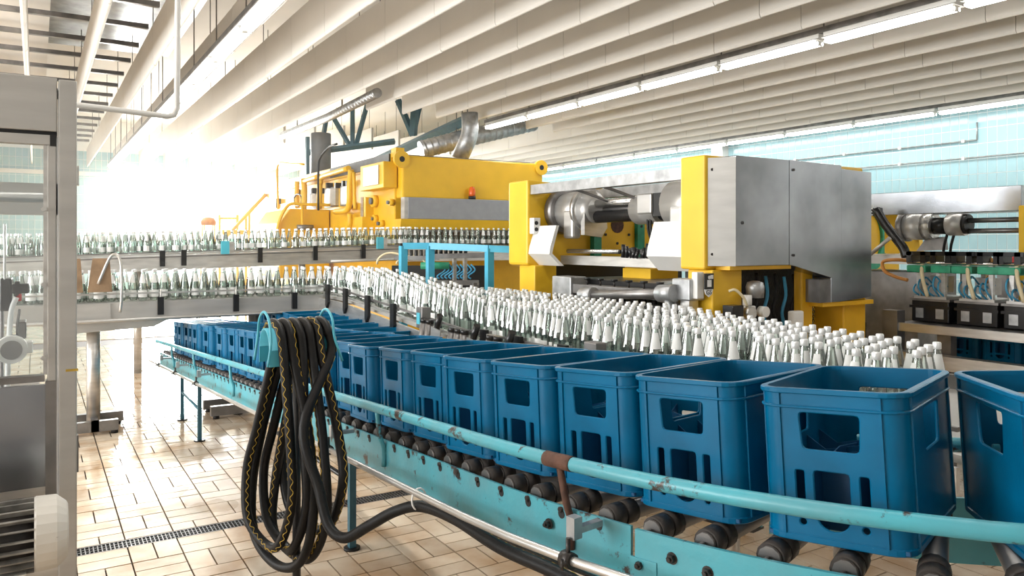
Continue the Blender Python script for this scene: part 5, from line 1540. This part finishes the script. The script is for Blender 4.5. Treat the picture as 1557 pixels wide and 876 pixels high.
# hose manifold with grippers behind the blue stand
hm = thing('hose_manifold', 'dark gripper manifold with green bar and blue air hoses behind the blue stand', 'manifold', (5.0, 8.6, 0))
def m9(px, py): return at(px, py, 9.3)
a, b = m9(600, 404), m9(725, 404)
dirv = (b - a).normalized()
MB().cyl(m9(640, 404), m9(683, 404), 0.045, n=10).build('green_bar', 'green', hm)
sq(m9(590, 430), m9(728, 430), 0.06, 'base_bar', 'steel_dark', hm)
sq(m9(655, 390), m9(740, 388), 0.06, 'top_bar', 'steel_dark', hm)
for i in range(13):
    p = m9(618 + i * 7.5, 387 - (6 if i > 5 else 0))
    MB().cyl(p - Vector((0, 0, 0.055)), p + Vector((0, 0, 0.055)), 0.022, n=8).build('gripper_cup', 'black_plastic', hm)
for i in range(9):
    p0 = m9(672 + i * 5.5, 402); p1 = m9(668 + i * 6, 424)
    MB().tube(smooth([p0, p0.lerp(p1, 0.4) + dirv * 0.05, p1.lerp(p0, 0.2) - dirv * 0.03, p1], 4), 0.010, n=6).build('air_hose', 'hose_blue', hm)
for px in (691, 707): 
    p0 = m9(px, 388); sq(p0, m9(px, 430), 0.04, 'upright', 'steel', hm)
for px in (600, 660, 722):
    p0 = m9(px, 430); MB().box(p0.x - 0.04, p0.x + 0.04, p0.y - 0.04, p0.y + 0.04, 0, p0.z).build('leg', 'steel_dark', hm)
for px, r in ((595, 22), (625, 16)):
    MB().tube([m9(px + 22 * math.cos(t), 402 - r * 0.8 * math.sin(t)) for t in [PI * i / 12 for i in range(13)]], 0.014, n=6).build('cream_hose', 'hose_cream', hm)
sq(m9(600, 392), m9(668, 392), 0.05, 'top_bar', 'steel_dark', hm)

a, b = at(596, 400, 9.75), at(738, 400, 9.75)
dv_ = (b - a); dv_.z = 0
MB().obox(((a.x + b.x) / 2, (a.y + b.y) / 2, 1.12), (dv_.length, 0.03, 0.5), math.atan2(dv_.y, dv_.x)).build('dark_fill_board', 'sign_black', hm)  # black board added to stand for the dark background here

# ================================================================== ADDED GLARE VEIL before the end window
mv = bpy.data.materials.new('glare_haze'); mv.use_nodes = True
nt = mv.node_tree; nt.nodes.clear()
o_ = nt.nodes.new('ShaderNodeOutputMaterial'); v_ = nt.nodes.new('ShaderNodeVolumeScatter')
v_.inputs['Density'].default_value = 0.0105; v_.inputs['Anisotropy'].default_value = 0.5  # thin scatter volume added to imitate lens glare from the window
nt.links.new(v_.outputs[0], o_.inputs['Volume'])
MAT['glare_haze'] = mv
hz_ = MB().box(-2.4, 7.9, 9.2, 25.9, 0.01, 3.85).build('glare_veil', 'glare_haze')
stuff(tag(hz_, 'added bright white veil imitating lens glare in front of the end window', 'haze'))
